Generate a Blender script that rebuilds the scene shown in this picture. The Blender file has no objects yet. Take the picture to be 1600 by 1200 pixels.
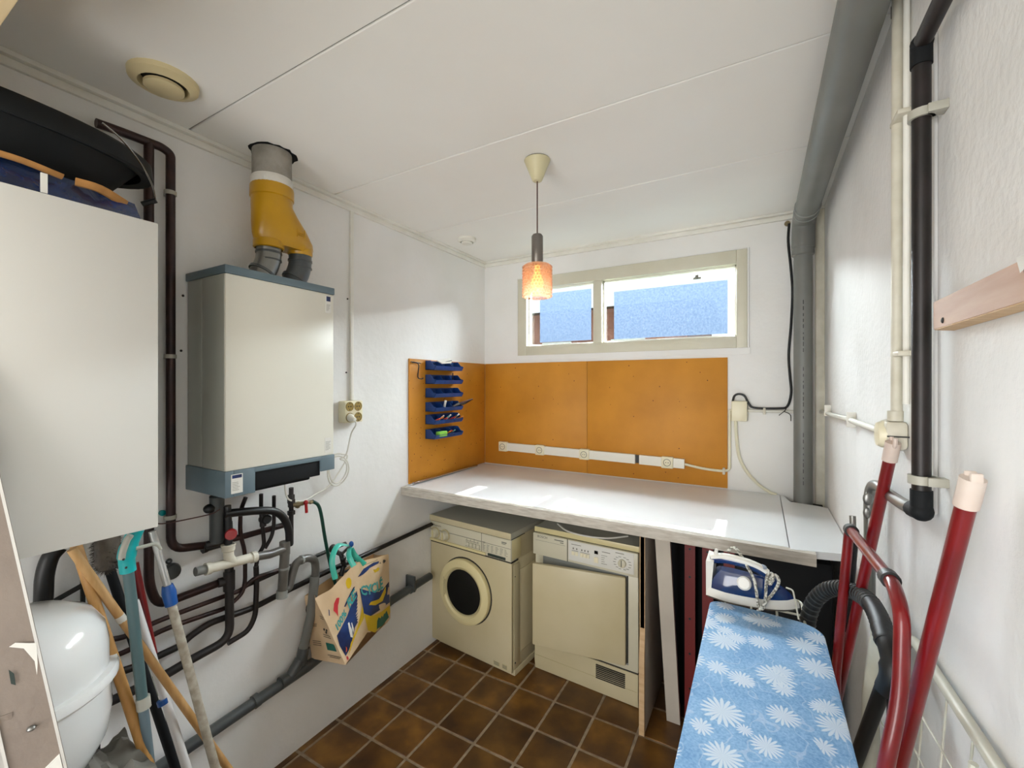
import bpy, bmesh, math, random
from math import sin, cos, pi, radians, atan2, sqrt
from mathutils import Vector, Matrix, noise
random.seed(7)
scene = bpy.context.scene
COL = scene.collection
S = 1.13                      # metres per plan unit (a washing machine is 0.60 m wide)
# ---------------------------------------------------------------- camera
FPX = 678.0; YAW = atan2(387, 678); CAM = Vector((1.62, 0.0, 1.46))
cd = bpy.data.cameras.new('camera'); cam = bpy.data.objects.new('camera', cd); COL.objects.link(cam)
cam.location = CAM*S; cam.rotation_euler = (pi/2, 0, YAW)
cd.sensor_width = 36; cd.lens = 36*FPX/1600; cd.clip_start = 0.02
scene.camera = cam
# ---------------------------------------------------------------- world, sun, daylight
w = bpy.data.worlds.new('sky'); scene.world = w; w.use_nodes = True
nt = w.node_tree; nt.nodes.clear()
out = nt.nodes.new('ShaderNodeOutputWorld'); bg = nt.nodes.new('ShaderNodeBackground')
tc = nt.nodes.new('ShaderNodeTexCoord'); sx = nt.nodes.new('ShaderNodeSeparateXYZ'); cr = nt.nodes.new('ShaderNodeValToRGB')
cr.color_ramp.elements[0].position = 0.0; cr.color_ramp.elements[0].color = (0.95, 0.97, 1, 1)
cr.color_ramp.elements[1].position = 0.7; cr.color_ramp.elements[1].color = (0.62, 0.78, 1, 1)
nt.links.new(tc.outputs['Generated'], sx.inputs[0]); nt.links.new(sx.outputs['Z'], cr.inputs[0])
nt.links.new(cr.outputs[0], bg.inputs[0]); nt.links.new(bg.outputs[0], out.inputs[0])
bg.inputs[1].default_value = 1.6
sd = bpy.data.lights.new('sun', 'SUN'); sun = bpy.data.objects.new('sun', sd); COL.objects.link(sun)
sd.energy = 15.0; sd.angle = radians(0.6); sd.color = (1, 0.96, 0.9)
sun.rotation_euler = Vector((0.0, 1.0, 1.38)).to_track_quat('Z', 'Y').to_euler(); sun.location = (1, 9, 9)
def area(name, loc, direction, sx_, sy_, power, color, spread=180):
    l = bpy.data.lights.new(name, 'AREA'); l.shape = 'RECTANGLE'; l.size = sx_*S; l.size_y = sy_*S
    l.energy = power; l.color = color; l.spread = radians(spread)
    o = bpy.data.objects.new(name, l); COL.objects.link(o); o.location = Vector(loc)*S
    o.rotation_euler = Vector(direction).to_track_quat('-Z', 'Y').to_euler()
    return o
# daylight scattered in through the frosted window, and fill light added at an assumed doorway behind the camera
area('sky_daylight', (0.9, 4.1, 3.45), (0, -1, -0.86), 4.6, 2.2, 8000, (0.95, 0.97, 1.0))
area('doorway_fill', (0.95, -1.35, 1.15), (0, 1, 0.18), 1.0, 1.9, 56, (1.0, 0.985, 0.95))
scene.view_settings.view_transform = 'Standard'; scene.view_settings.look = 'None'
scene.view_settings.gamma = 1; scene.view_settings.use_curve_mapping = False
scene.view_settings.exposure = 0.0
scene.cycles.use_denoising = True; scene.cycles.max_bounces = 14; scene.cycles.diffuse_bounces = 10
scene.cycles.transparent_max_bounces = 16; scene.cycles.sample_clamp_indirect = 6
scene.cycles.caustics_reflective = False; scene.cycles.caustics_refractive = False
# ---------------------------------------------------------------- point finders on real planes of the room
def ray(px, py):
    r = (px-800)/FPX
    return Vector((r*cos(YAW)-sin(YAW), cos(YAW)+r*sin(YAW), -(py-600)/FPX))
def PX(px, py, x): d = ray(px, py); return CAM+d*((x-CAM.x)/d.x)
def PY(px, py, y): d = ray(px, py); return CAM+d*((y-CAM.y)/d.y)
def PZ(px, py, z): d = ray(px, py); return CAM+d*((z-CAM.z)/d.z)
# ---------------------------------------------------------------- materials
def lin(h):
    if isinstance(h, str):
        c = [int(h[i:i+2], 16)/255 for i in (0, 2, 4)]
    else: c = h
    return tuple((v/12.92 if v <= 0.04045 else ((v+0.055)/1.055)**2.4) for v in c)+(1,)
MATS = {}
def mat(name, col, rough=0.5, metal=0.0, col2=None, nscale=6, bump=0.0, bscale=60, coat=0.0, alpha=1, emit=0, detail=4, lo=.35, hi=.65, stretch=None, spec=0.5):
    if name in MATS: return MATS[name]
    m = bpy.data.materials.new(name); m.use_nodes = True; t = m.node_tree
    b = t.nodes['Principled BSDF']; b.inputs['Base Color'].default_value = lin(col)
    b.inputs['Roughness'].default_value = rough; b.inputs['Metallic'].default_value = metal
    b.inputs['Coat Weight'].default_value = coat; b.inputs['Specular IOR Level'].default_value = spec
    tcn = t.nodes.new('ShaderNodeTexCoord'); src = tcn.outputs['Object']
    if stretch:
        mp = t.nodes.new('ShaderNodeMapping'); mp.inputs['Scale'].default_value = stretch
        t.links.new(src, mp.inputs[0]); src = mp.outputs[0]
    if col2:
        n = t.nodes.new('ShaderNodeTexNoise'); n.inputs['Scale'].default_value = nscale; n.inputs['Detail'].default_value = detail
        r = t.nodes.new('ShaderNodeValToRGB'); r.color_ramp.elements[0].position = lo; r.color_ramp.elements[1].position = hi
        r.color_ramp.elements[0].color = lin(col2); r.color_ramp.elements[1].color = lin(col)
        t.links.new(src, n.inputs['Vector']); t.links.new(n.outputs['Fac'], r.inputs[0]); t.links.new(r.outputs[0], b.inputs['Base Color'])
    if bump:
        n2 = t.nodes.new('ShaderNodeTexNoise'); n2.inputs['Scale'].default_value = bscale; n2.inputs['Detail'].default_value = 5
        bp = t.nodes.new('ShaderNodeBump'); bp.inputs['Strength'].default_value = bump; bp.inputs['Distance'].default_value = 0.01
        t.links.new(src, n2.inputs['Vector']); t.links.new(n2.outputs['Fac'], bp.inputs['Height']); t.links.new(bp.outputs[0], b.inputs['Normal'])
    if emit:
        b.inputs['Emission Color'].default_value = lin(col); b.inputs['Emission Strength'].default_value = emit
    MATS[name] = m; return m
M = lambda n: MATS[n]
mat('plaster', 'EDEDEC', .85, col2='E6E6E3', nscale=2.2, bump=.16, bscale=30, spec=.2)
mat('plaster_right', 'E9E9E8', .8, col2='DEDEDC', nscale=3, bump=.26, bscale=48, spec=.3)
mat('ceiling_paint', 'F2F2EE', .6, col2='EEEDE8', nscale=1.5, bump=.08, bscale=8)
mat('trim_white', 'ECEBE4', .45, col2='E2E1D8', nscale=8)
mat('grout', 'A8967E', .9, col2='8A7A66', nscale=30)
mat('frame_beige', 'D3D0BF', .45, col2='CBC7B3', nscale=4)
mat('cream', 'E3DCC0', .35); mat('cream_dark', 'B9AE86', .5)
mat('machine', 'C6BB9A', .38, col2='BDB18D', nscale=3)
mat('machine_panel', 'C9C4AE', .35); mat('machine_yellow', 'D3C797', .35); mat('machine_top', '9C9A8C', .5)
mat('ink', '2B2A28', .5); mat('ink_grey', '77766C', .6)
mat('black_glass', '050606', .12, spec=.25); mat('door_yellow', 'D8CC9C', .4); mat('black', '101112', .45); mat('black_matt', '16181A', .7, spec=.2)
mat('seam', '2E2B24', .8)
mat('pvc_grey', '71726E', .42, col2='696A66', nscale=5); mat('pvc_dark', '4A4E4F', .3, col2='3E4243', nscale=10)
mat('pvc_brown', '5E5B56', .35, col2='524F4A', nscale=14)
mat('pvc_ring', '8A8D8A', .4)
mat('copper', '3B2420', .4, .3, col2='24191A', nscale=18); mat('copper_dark', '231B1B', .45, .2, col2='14110F', nscale=20)
mat('pipe_black', '1A1819', .45, .1, col2='2A2524', nscale=25)
mat('clip', 'A9A79B', .45); mat('chrome', 'B9BCC0', .18, 1.0); mat('steel', '8B8B88', .35, .9)
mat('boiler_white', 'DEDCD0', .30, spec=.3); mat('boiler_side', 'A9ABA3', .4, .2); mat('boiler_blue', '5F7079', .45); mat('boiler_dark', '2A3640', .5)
mat('cabinet_white', 'D6D5CF', .5); mat('cabinet_side', 'C9C8C2', .5)
mat('yellow_plastic', 'B88A10', .3, col2='AA7E0A', nscale=6); mat('cement', '98938A', .9, col2='7C776D', nscale=12, bump=.4, bscale=60)
mat('paste', 'CFCCC4', .8, bump=.5, bscale=50)
mat('tub_black', '070B0D', .55, col2='040707', nscale=5, spec=.3); mat('blue_film', '0B2C60', .25, col2='061836', nscale=12, bump=.5, bscale=18, coat=.5)
mat('cardboard', 'A9783F', .8, col2='8E6330', nscale=20)
mat('red_paint', '780D12', .28, col2='680A0E', nscale=12, coat=.2); mat('red_dark', '6A1512', .5); mat('yellow_paint', 'C79210', .5)
mat('cap_pink', 'CDB9AE', .5, col2='DDD2C8', nscale=9)
mat('worktop', 'DEE1E3', .30, col2='D9DBDD', nscale=5); mat('worktop_edge', 'BDB8AE', .6, col2='A69F94', nscale=18, stretch=(1, 1, 6))
mat('panel_white', 'C7BFB2', .6, col2='B5ADA1', nscale=3)
mat('wood_pale', 'CDAE86', .6, col2='BE9C74', nscale=5, stretch=(1, 12, 12)); mat('batten_wood', 'BE9C86', .6, col2='B08C76', nscale=5, stretch=(8, 1, 8)); mat('wood_header', 'D8C49C', .55, col2='CBB58C', nscale=5, stretch=(1, 10, 10))
mat('wood_handle', 'B98A4E', .5, col2='A2763C', nscale=9, stretch=(6, 6, 1)); mat('wood_handle_light', 'C39B67', .55, col2='AE8550', nscale=9, stretch=(6, 6, 1))
mat('teal', '0FA3A6', .35); mat('grey_grip', 'A9A99F', .5); mat('pole_green', '4B6467', .35); mat('alu', 'C3C4C3', .35, .7, col2='A9A9A6', nscale=14)
mat('pole_dirty', 'ABA598', .6, col2='8E8677', nscale=45); mat('plastic_blue', '0E4C94', .35); mat('pole_white', 'DADADA', .3)
mat('ladder_alu', '82766D', .5, .2, col2='8E8277', nscale=6, bump=.1, bscale=90); mat('ladder_edge', 'D3D1CC', .35, .5)
mat('label_white', 'D8D7D0', .6); mat('vessel_white', 'E6E8E8', .15, coat=.5); mat('cloth_grey', '77756E', .9, col2='67655E', nscale=20)
mat('duster', '7D7368', .95, col2='3B3A3A', nscale=9)
mat('lamp_metal', '75706A', .38, .6); mat('beige', 'CFC6A0', .45); mat('vent_beige', 'D2C49A', .45); mat('cord_brown', '4A2D28', .5)
mat('cable_white', 'DAD8CE', .45); mat('cable_cream', 'E0DCC4', .45); mat('black_cable', '16191B', .5); mat('brass', '8C8063', .4, .8)
mat('socket_brown', '8C7638', .4); mat('white_plastic', 'E4E2D8', .35); mat('old_white', 'D5D1C2', .5, col2='C4BFAE', nscale=14)
mat('knob_red', '9A1519', .3); mat('hose_green', '0D3B30', .4)
mat('bin_blue', '123F80', .4, col2='0F3670', nscale=10); mat('iron_white', 'E2E1DA', .3); mat('iron_grey', '8F9AAB', .25, coat=.4)
mat('iron_blue', '0E3068', .12, coat=.7, col2='0A2552', nscale=12); mat('iron_cord', 'D3D2C8', .8, col2='77756C', nscale=160, lo=.45, hi=.55)
mat('rack_white', 'CFCFC2', .35, col2='BDBDAE', nscale=10); mat('hose_black', '111416', .45); mat('hose_grey', '3C4041', .5)
mat('kraft', 'DDC3A0', .6, col2='D2B58E', nscale=7, bump=.3, bscale=14); mat('kraft_inside', 'B08C60', .8)
mat('print_navy', '141D45', .5, col2='1D3F7E', nscale=9); mat('print_teal', '3F9A98', .5); mat('print_yellow', 'D8B51C', .5); mat('print_red', 'C5323A', .5)
mat('print_orange', 'E2572A', .5); mat('print_white', 'E9E6DE', .5); mat('print_green', '1F6658', .5); mat('strap_teal', '3FB7A4', .35, coat=.3)
mat('brick_far', '9A6B5B', .9, col2='7E5548', nscale=3); mat('roof_far', '5E4A42', .8, col2='4A3B36', nscale=4); mat('dark_green', '26332E', .6)
mat('mortar_far', 'B9B0A6', .9); mat('lawn_far', '55604A', .95)
mat('bit_red', 'C23B32', .5); mat('bit_green', '7FBF4A', .5); mat('bit_orange', 'D8822E', .5); mat('bit_aqua', '6CB8B0', .5)
def nodes(name):
    m = bpy.data.materials.new(name); m.use_nodes = True; MATS[name] = m
    return m, m.node_tree, m.node_tree.nodes, m.node_tree.links
# hardboard with old holes and scratches
m, t, N, L = nodes('hardboard'); b = N['Principled BSDF']; b.inputs['Roughness'].default_value = .5; b.inputs['Specular IOR Level'].default_value = .3
tcn = N.new('ShaderNodeTexCoord'); n1 = N.new('ShaderNodeTexNoise'); n1.inputs['Scale'].default_value = 3.2; n1.inputs['Detail'].default_value = 6
r1 = N.new('ShaderNodeValToRGB'); r1.color_ramp.elements[0].position = .3; r1.color_ramp.elements[1].position = .7
r1.color_ramp.elements[0].color = lin('AE731F'); r1.color_ramp.elements[1].color = lin('C8882C')
v = N.new('ShaderNodeTexVoronoi'); v.inputs['Scale'].default_value = 26; v.inputs['Randomness'].default_value = 1
c1 = N.new('ShaderNodeMath'); c1.operation = 'LESS_THAN'; c1.inputs[1].default_value = .09
sep = N.new('ShaderNodeSeparateColor'); c2 = N.new('ShaderNodeMath'); c2.operation = 'LESS_THAN'; c2.inputs[1].default_value = .3
mu = N.new('ShaderNodeMath'); mu.operation = 'MULTIPLY'; mx = N.new('ShaderNodeMix'); mx.data_type = 'RGBA'; mx.inputs[7].default_value = lin('5A3310')
L.new(tcn.outputs['Object'], n1.inputs[0]); L.new(tcn.outputs['Object'], v.inputs[0]); L.new(n1.outputs[0], r1.inputs[0])
L.new(v.outputs['Distance'], c1.inputs[0]); L.new(v.outputs['Color'], sep.inputs[0]); L.new(sep.outputs[0], c2.inputs[0])
L.new(c1.outputs[0], mu.inputs[0]); L.new(c2.outputs[0], mu.inputs[1]); L.new(mu.outputs[0], mx.inputs[0]); L.new(r1.outputs[0], mx.inputs[6]); L.new(mx.outputs[2], b.inputs['Base Color'])
# glazed brown floor tiles, each with its own mottling
m, t, N, L = nodes('tile'); b = N['Principled BSDF']; b.inputs['Roughness'].default_value = .38
tcn = N.new('ShaderNodeTexCoord'); oi = N.new('ShaderNodeObjectInfo'); ad = N.new('ShaderNodeVectorMath'); ad.operation = 'ADD'
sc_ = N.new('ShaderNodeVectorMath'); sc_.operation = 'SCALE'; sc_.inputs[3].default_value = 30
cb = N.new('ShaderNodeCombineXYZ'); n1 = N.new('ShaderNodeTexNoise'); n1.inputs['Scale'].default_value = 6; n1.inputs['Detail'].default_value = 5
r1 = N.new('ShaderNodeValToRGB'); e = r1.color_ramp.elements; e[0].position = .3; e[1].position = .72
e[0].color = lin('3C2410'); e[1].color = lin('825A22'); k = e.new(.5); k.color = lin('5E3D16')
hv = N.new('ShaderNodeHueSaturation'); mr = N.new('ShaderNodeMapRange'); mr.inputs[3].default_value = .72; mr.inputs[4].default_value = 1.3
L.new(oi.outputs['Random'], cb.inputs[0]); L.new(oi.outputs['Random'], cb.inputs[1]); L.new(cb.outputs[0], sc_.inputs[0])
L.new(tcn.outputs['Object'], ad.inputs[0]); L.new(sc_.outputs[0], ad.inputs[1]); L.new(ad.outputs[0], n1.inputs[0]); L.new(n1.outputs[0], r1.inputs[0])
L.new(oi.outputs['Random'], mr.inputs[0]); L.new(mr.outputs[0], hv.inputs['Value']); L.new(r1.outputs[0], hv.inputs['Color']); L.new(hv.outputs[0], b.inputs['Base Color'])
# ironing board cover: heathered blue with printed white daisies
m, t, N, L = nodes('board_cover'); b = N['Principled BSDF']; b.inputs['Roughness'].default_value = .85; b.inputs['Specular IOR Level'].default_value = .15
def nd(typ, op=None, **kw):
    n = N.new('ShaderNode'+typ)
    if op: n.operation = op
    for k_, v_ in kw.items(): n.inputs[int(k_[1:])].default_value = v_
    return n
def daisies(scale, size, petals, shift, keep):
    mp = N.new('ShaderNodeMapping'); mp.inputs['Location'].default_value = shift; L.new(tcn.outputs['Object'], mp.inputs[0])
    fl = nd('VectorMath', 'MULTIPLY', i1=(1, 1, 0)); L.new(mp.outputs[0], fl.inputs[0])
    nz = N.new('ShaderNodeTexNoise'); nz.inputs['Scale'].default_value = 60; L.new(fl.outputs[0], nz.inputs[0])
    v = N.new('ShaderNodeTexVoronoi'); v.voronoi_dimensions = '2D'; v.inputs['Scale'].default_value = scale; v.inputs['Randomness'].default_value = .85
    L.new(fl.outputs[0], v.inputs[0])
    sb = nd('VectorMath', 'SUBTRACT'); L.new(fl.outputs[0], sb.inputs[0]); L.new(v.outputs['Position'], sb.inputs[1])
    sp = N.new('ShaderNodeSeparateXYZ'); L.new(sb.outputs[0], sp.inputs[0])
    at = nd('Math', 'ARCTAN2'); L.new(sp.outputs[1], at.inputs[0]); L.new(sp.outputs[0], at.inputs[1])
    mm = nd('Math', 'MULTIPLY', i1=petals/2); L.new(at.outputs[0], mm.inputs[0])
    sn = nd('Math', 'SINE'); L.new(mm.outputs[0], sn.inputs[0]); ab = nd('Math', 'ABSOLUTE'); L.new(sn.outputs[0], ab.inputs[0])
    ln = nd('VectorMath', 'LENGTH'); L.new(sb.outputs[0], ln.inputs[0])
    sc2 = N.new('ShaderNodeSeparateColor'); L.new(v.outputs['Color'], sc2.inputs[0])
    rr = nd('Math', 'MULTIPLY_ADD', i1=.55, i2=.45); L.new(ab.outputs[0], rr.inputs[0])
    sz = nd('Math', 'MULTIPLY_ADD', i1=size*.45, i2=size*.62); L.new(sc2.outputs[1], sz.inputs[0])
    th = nd('Math', 'MULTIPLY'); L.new(rr.outputs[0], th.inputs[0]); L.new(sz.outputs[0], th.inputs[1])
    df = nd('Math', 'SUBTRACT'); L.new(th.outputs[0], df.inputs[0]); L.new(ln.outputs['Value'], df.inputs[1])
    g = nd('Math', 'MULTIPLY', i1=260); g.use_clamp = True; L.new(df.outputs[0], g.inputs[0])
    kp = nd('Math', 'LESS_THAN', i1=keep); L.new(sc2.outputs[0], kp.inputs[0])
    o = nd('Math', 'MULTIPLY'); L.new(g.outputs[0], o.inputs[0]); L.new(kp.outputs[0], o.inputs[1])
    tex = nd('Math', 'MULTIPLY_ADD', i1=.5, i2=.55); L.new(ab.outputs[0], tex.inputs[0])
    o2 = nd('Math', 'MULTIPLY'); L.new(o.outputs[0], o2.inputs[0]); L.new(tex.outputs[0], o2.inputs[1])
    return o2
tcn = N.new('ShaderNodeTexCoord')
n1 = N.new('ShaderNodeTexNoise'); n1.inputs['Scale'].default_value = 220; n1.inputs['Detail'].default_value = 3; L.new(tcn.outputs['Object'], n1.inputs[0])
n3 = N.new('ShaderNodeTexNoise'); n3.inputs['Scale'].default_value = 7; L.new(tcn.outputs['Object'], n3.inputs[0])
av = nd('Math', 'MULTIPLY_ADD', i1=.45); L.new(n3.outputs[0], av.inputs[0]); hm = nd('Math', 'MULTIPLY', i1=.55); L.new(n1.outputs[0], hm.inputs[0]); L.new(hm.outputs[0], av.inputs[2])
r1 = N.new('ShaderNodeValToRGB'); r1.color_ramp.elements[0].position = .36; r1.color_ramp.elements[1].position = .64
r1.color_ramp.elements[0].color = lin('6792BE'); r1.color_ramp.elements[1].color = lin('93B6D8'); L.new(av.outputs[0], r1.inputs[0])
f1 = daisies(11, .044, 17, (0, 0, 0), .72); f2 = daisies(15, .028, 13, (.37, .21, 0), .4)
sm = nd('Math', 'MAXIMUM'); L.new(f1.outputs[0], sm.inputs[0]); L.new(f2.outputs[0], sm.inputs[1])
wv = nd('TexWave'); wv.inputs['Scale'].default_value = 5; wv.inputs['Distortion'].default_value = 16; wv.inputs['Detail'].default_value = 2; wv.inputs['Detail Scale'].default_value = 2.2
L.new(tcn.outputs['Object'], wv.inputs[0]); wg = nd('Math', 'GREATER_THAN', i1=.985); L.new(wv.outputs['Fac'], wg.inputs[0])
wm = nd('Math', 'MULTIPLY', i1=.3); L.new(wg.outputs[0], wm.inputs[0]); s3 = nd('Math', 'MAXIMUM'); L.new(sm.outputs[0], s3.inputs[0]); L.new(wm.outputs[0], s3.inputs[1])
mx = N.new('ShaderNodeMix'); mx.data_type = 'RGBA'; mx.inputs[7].default_value = lin('C6D2DE'); L.new(s3.outputs[0], mx.inputs[0]); L.new(r1.outputs[0], mx.inputs[6]); L.new(mx.outputs[2], b.inputs['Base Color'])
# clear glass, frosted film, lampshade glass, bulb
def mixed(name, a, bnode, fac):
    m, t, N, L = nodes(name); N.remove(N['Principled BSDF']); o = N['Material Output']
    x = N.new('ShaderNodeBsdf'+a[0]); y = N.new('ShaderNodeBsdf'+bnode[0]); mxs = N.new('ShaderNodeMixShader')
    x.inputs[0].default_value = lin(a[1]); y.inputs[0].default_value = lin(bnode[1]); mxs.inputs[0].default_value = fac
    if bnode[0] == 'Glossy': y.inputs['Roughness'].default_value = bnode[2]
    L.new(x.outputs[0], mxs.inputs[1]); L.new(y.outputs[0], mxs.inputs[2]); L.new(mxs.outputs[0], o.inputs[0]); return m
mixed('clear_glass', ('Transparent', 'F4F8F8'), ('Glossy', 'FFFFFF', .02), .06)
m, t, N, L = nodes('frosted_film'); N.remove(N['Principled BSDF']); o = N['Material Output']
tp = N.new('ShaderNodeBsdfTransparent'); tl = N.new('ShaderNodeBsdfTranslucent'); ms = N.new('ShaderNodeMixShader')
tcn = N.new('ShaderNodeTexCoord'); n1 = N.new('ShaderNodeTexNoise'); n1.inputs['Scale'].default_value = 90; n1.inputs['Detail'].default_value = 6
sp = N.new('ShaderNodeSeparateXYZ'); L.new(tcn.outputs['Generated'], sp.inputs[0])
r1 = N.new('ShaderNodeValToRGB'); e = r1.color_ramp.elements; e[0].position = .3; e[1].position = .75; e[0].color = lin('303844'); e[1].color = lin('3E454E')
L.new(tcn.outputs['Object'], n1.inputs[0]); L.new(n1.outputs[0], r1.inputs[0]); L.new(r1.outputs[0], tl.inputs[0])
ms.inputs[0].default_value = .78; tp.inputs[0].default_value = lin('EEF3F8'); L.new(tp.outputs[0], ms.inputs[1]); L.new(tl.outputs[0], ms.inputs[2]); L.new(ms.outputs[0], o.inputs[0])
mixed('shade_glass', ('Transparent', 'FDF4EE'), ('Translucent', 'F4D9CB'), .5)
mat('bulb_glow', 'FFD36A', .4, emit=2.2)
# ---------------------------------------------------------------- mesh helper
class MB:
    def __init__(s): s.bm = bmesh.new()
    def box(s, x0, x1, y0, y1, z0, z1, bev=0, seg=2):
        r = bmesh.ops.create_cube(s.bm, size=1)
        for v in r['verts']: v.co = Vector((x0+(v.co.x+.5)*(x1-x0), y0+(v.co.y+.5)*(y1-y0), z0+(v.co.z+.5)*(z1-z0)))
        if bev:
            es = list({e for v in r['verts'] for e in v.link_edges})
            bmesh.ops.bevel(s.bm, geom=es, offset=bev, segments=seg, affect='EDGES', profile=.5)
        return s
    def hexa(s, P):                                   # 8 points: bottom ring 4, top ring 4
        v = [s.bm.verts.new(p) for p in P]
        for f in ((0, 3, 2, 1), (4, 5, 6, 7), (0, 1, 5, 4), (1, 2, 6, 5), (2, 3, 7, 6), (3, 0, 4, 7)): s.bm.faces.new([v[i] for i in f])
        return s
    def poly(s, P):
        s.bm.faces.new([s.bm.verts.new(p) for p in P]); return s
    def prism(s, P, d):                               # polygon extruded by vector d
        d = Vector(d); a = [s.bm.verts.new(Vector(p)) for p in P]; b_ = [s.bm.verts.new(Vector(p)+d) for p in P]; n = len(P)
        s.bm.faces.new(a[::-1]); s.bm.faces.new(b_)
        for i in range(n): s.bm.faces.new([a[i], a[(i+1) % n], b_[(i+1) % n], b_[i]])
        return s
    def tube(s, P, r, n=12, cap=True, flat=1.0):
        P = [Vector(p) for p in P]; R = r if isinstance(r, (list, tuple)) else [r]*len(P)
        T = []
        for i in range(len(P)):
            a = P[max(i-1, 0)]; b_ = P[min(i+1, len(P)-1)]; T.append((b_-a).normalized() if (b_-a).length > 1e-9 else Vector((0, 0, 1)))
        u = T[0].orthogonal().normalized(); rings = []
        for i, p in enumerate(P):
            if i:
                q = T[i-1].rotation_difference(T[i]); u = q @ u
            u = (u-T[i]*u.dot(T[i])).normalized(); v_ = T[i].cross(u)
            rings.append([s.bm.verts.new(p+(u*cos(2*pi*k/n)+v_*sin(2*pi*k/n)*flat)*R[i]) for k in range(n)])
        for a, b_ in zip(rings, rings[1:]):
            for k in range(n): s.bm.faces.new([a[k], a[(k+1) % n], b_[(k+1) % n], b_[k]])
        if cap: s.bm.faces.new(rings[0][::-1]); s.bm.faces.new(rings[-1])
        return s
    def lathe(s, prof, c=(0, 0, 0), ax=(0, 0, 1), n=28, sy=1.0):
        q = Vector((0, 0, 1)).rotation_difference(Vector(ax).normalized()); c = Vector(c); rings = []
        for (r, z) in prof:
            if r < 1e-6: rings.append([s.bm.verts.new(c+q @ Vector((0, 0, z)))])
            else: rings.append([s.bm.verts.new(c+q @ Vector((r*cos(2*pi*k/n), sy*r*sin(2*pi*k/n), z))) for k in range(n)])
        for a, b_ in zip(rings, rings[1:]):
            for k in range(n):
                k2 = (k+1) % n
                if len(a) == 1 and len(b_) == 1: continue
                if len(a) == 1: s.bm.faces.new([a[0], b_[k2], b_[k]])
                elif len(b_) == 1: s.bm.faces.new([a[k], a[k2], b_[0]])
                else: s.bm.faces.new([a[k], a[k2], b_[k2], b_[k]])
        return s
    def ball(s, c, r, sc=(1, 1, 1), seg=12):
        q = bmesh.ops.create_uvsphere(s.bm, u_segments=seg, v_segments=max(6, seg*2//3), radius=r)
        for v in q['verts']: v.co = Vector((v.co.x*sc[0], v.co.y*sc[1], v.co.z*sc[2]))+Vector(c)
        return s
    def xform(s, mtx):
        for v in s.bm.verts: v.co = mtx @ v.co
        return s
def catmull(P, k=6):
    P = [Vector(p) for p in P]; Q = [P[0]*2-P[1]]+P+[P[-1]*2-P[-2]]; o = []
    for i in range(1, len(Q)-2):
        a, b_, c, d = Q[i-1:i+3]
        for j in range(k):
            t_ = j/k; o.append(.5*((2*b_)+(c-a)*t_+(2*a-5*b_+4*c-d)*t_*t_+(3*b_-a-3*c+d)*t_**3))
    o.append(P[-1]); return o
def fillet(P, rad, k=5):
    P = [Vector(p) for p in P]; o = [P[0]]
    for i in range(1, len(P)-1):
        a = (P[i-1]-P[i]); b_ = (P[i+1]-P[i]); r = min(rad, a.length*.45, b_.length*.45); A = P[i]+a.normalized()*r; B = P[i]+b_.normalized()*r
        for j in range(k+1):
            t_ = j/k; o.append(A*(1-t_)**2+P[i]*2*t_*(1-t_)+B*t_*t_)
    o.append(P[-1]); return o
def finish(bm, name, material, xf=None, smooth=True):
    bmesh.ops.recalc_face_normals(bm, faces=bm.faces[:])
    me = bpy.data.meshes.new(name)
    for v in bm.verts:
        if xf is not None: v.co = xf @ v.co
        v.co = v.co*S
    bm.to_mesh(me); bm.free()
    if smooth:
        for p in me.polygons: p.use_smooth = True
        me.set_sharp_from_angle(angle=radians(38))
    me.materials.append(M(material) if isinstance(material, str) else material)
    return me
def tag(o, label=None, cat=None, group=None, kind=None):
    for k_, v_ in (('label', label), ('category', cat), ('group', group), ('kind', kind)):
        if v_: o[k_] = v_
    return o
class Thing:
    """An Empty at the thing's base; parts are given in room coordinates unless local=True."""
    def __init__(s, name, label, cat, loc=(0, 0, 0), rz=0, group=None, kind=None, rot=None):
        s.o = bpy.data.objects.new(name, None); COL.objects.link(s.o); s.o.empty_display_size = .05
        s.mx = Matrix.Translation(Vector(loc)) @ (rot if rot else Matrix.Rotation(rz, 4, 'Z')); s.inv = s.mx.inverted()
        l, q, _ = s.mx.decompose(); s.o.location = l*S; s.o.rotation_mode = 'QUATERNION'; s.o.rotation_quaternion = q
        tag(s.o, label, cat, group, kind)
    def part(s, name, mb, material, parent=None, local=False, label=None, kind=None, smooth=True):
        me = finish(mb.bm, name, material, None if local else s.inv, smooth)
        o = bpy.data.objects.new(name, me); COL.objects.link(o); o.parent = parent or s.o
        tag(o, label, kind=kind); return o
def solo(name, mb, material, label, cat, group=None, kind=None):
    bm = mb.bm; n = max(len(bm.verts), 1)
    c = sum((v.co for v in bm.verts), Vector())/n; c.z = min(v.co.z for v in bm.verts)
    me = finish(bm, name, material, Matrix.Translation(-c)); o = bpy.data.objects.new(name, me); COL.objects.link(o); o.location = c*S
    return tag(o, label, cat, group, kind)
def struct(name, mb, material, parent=None, label=None, smooth=True):
    me = finish(mb.bm, name, material, None, smooth); o = bpy.data.objects.new(name, me); COL.objects.link(o)
    if parent: o.parent = parent
    else: o['kind'] = 'structure'
    if label: o['label'] = label
    return o
TC = {}
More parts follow.
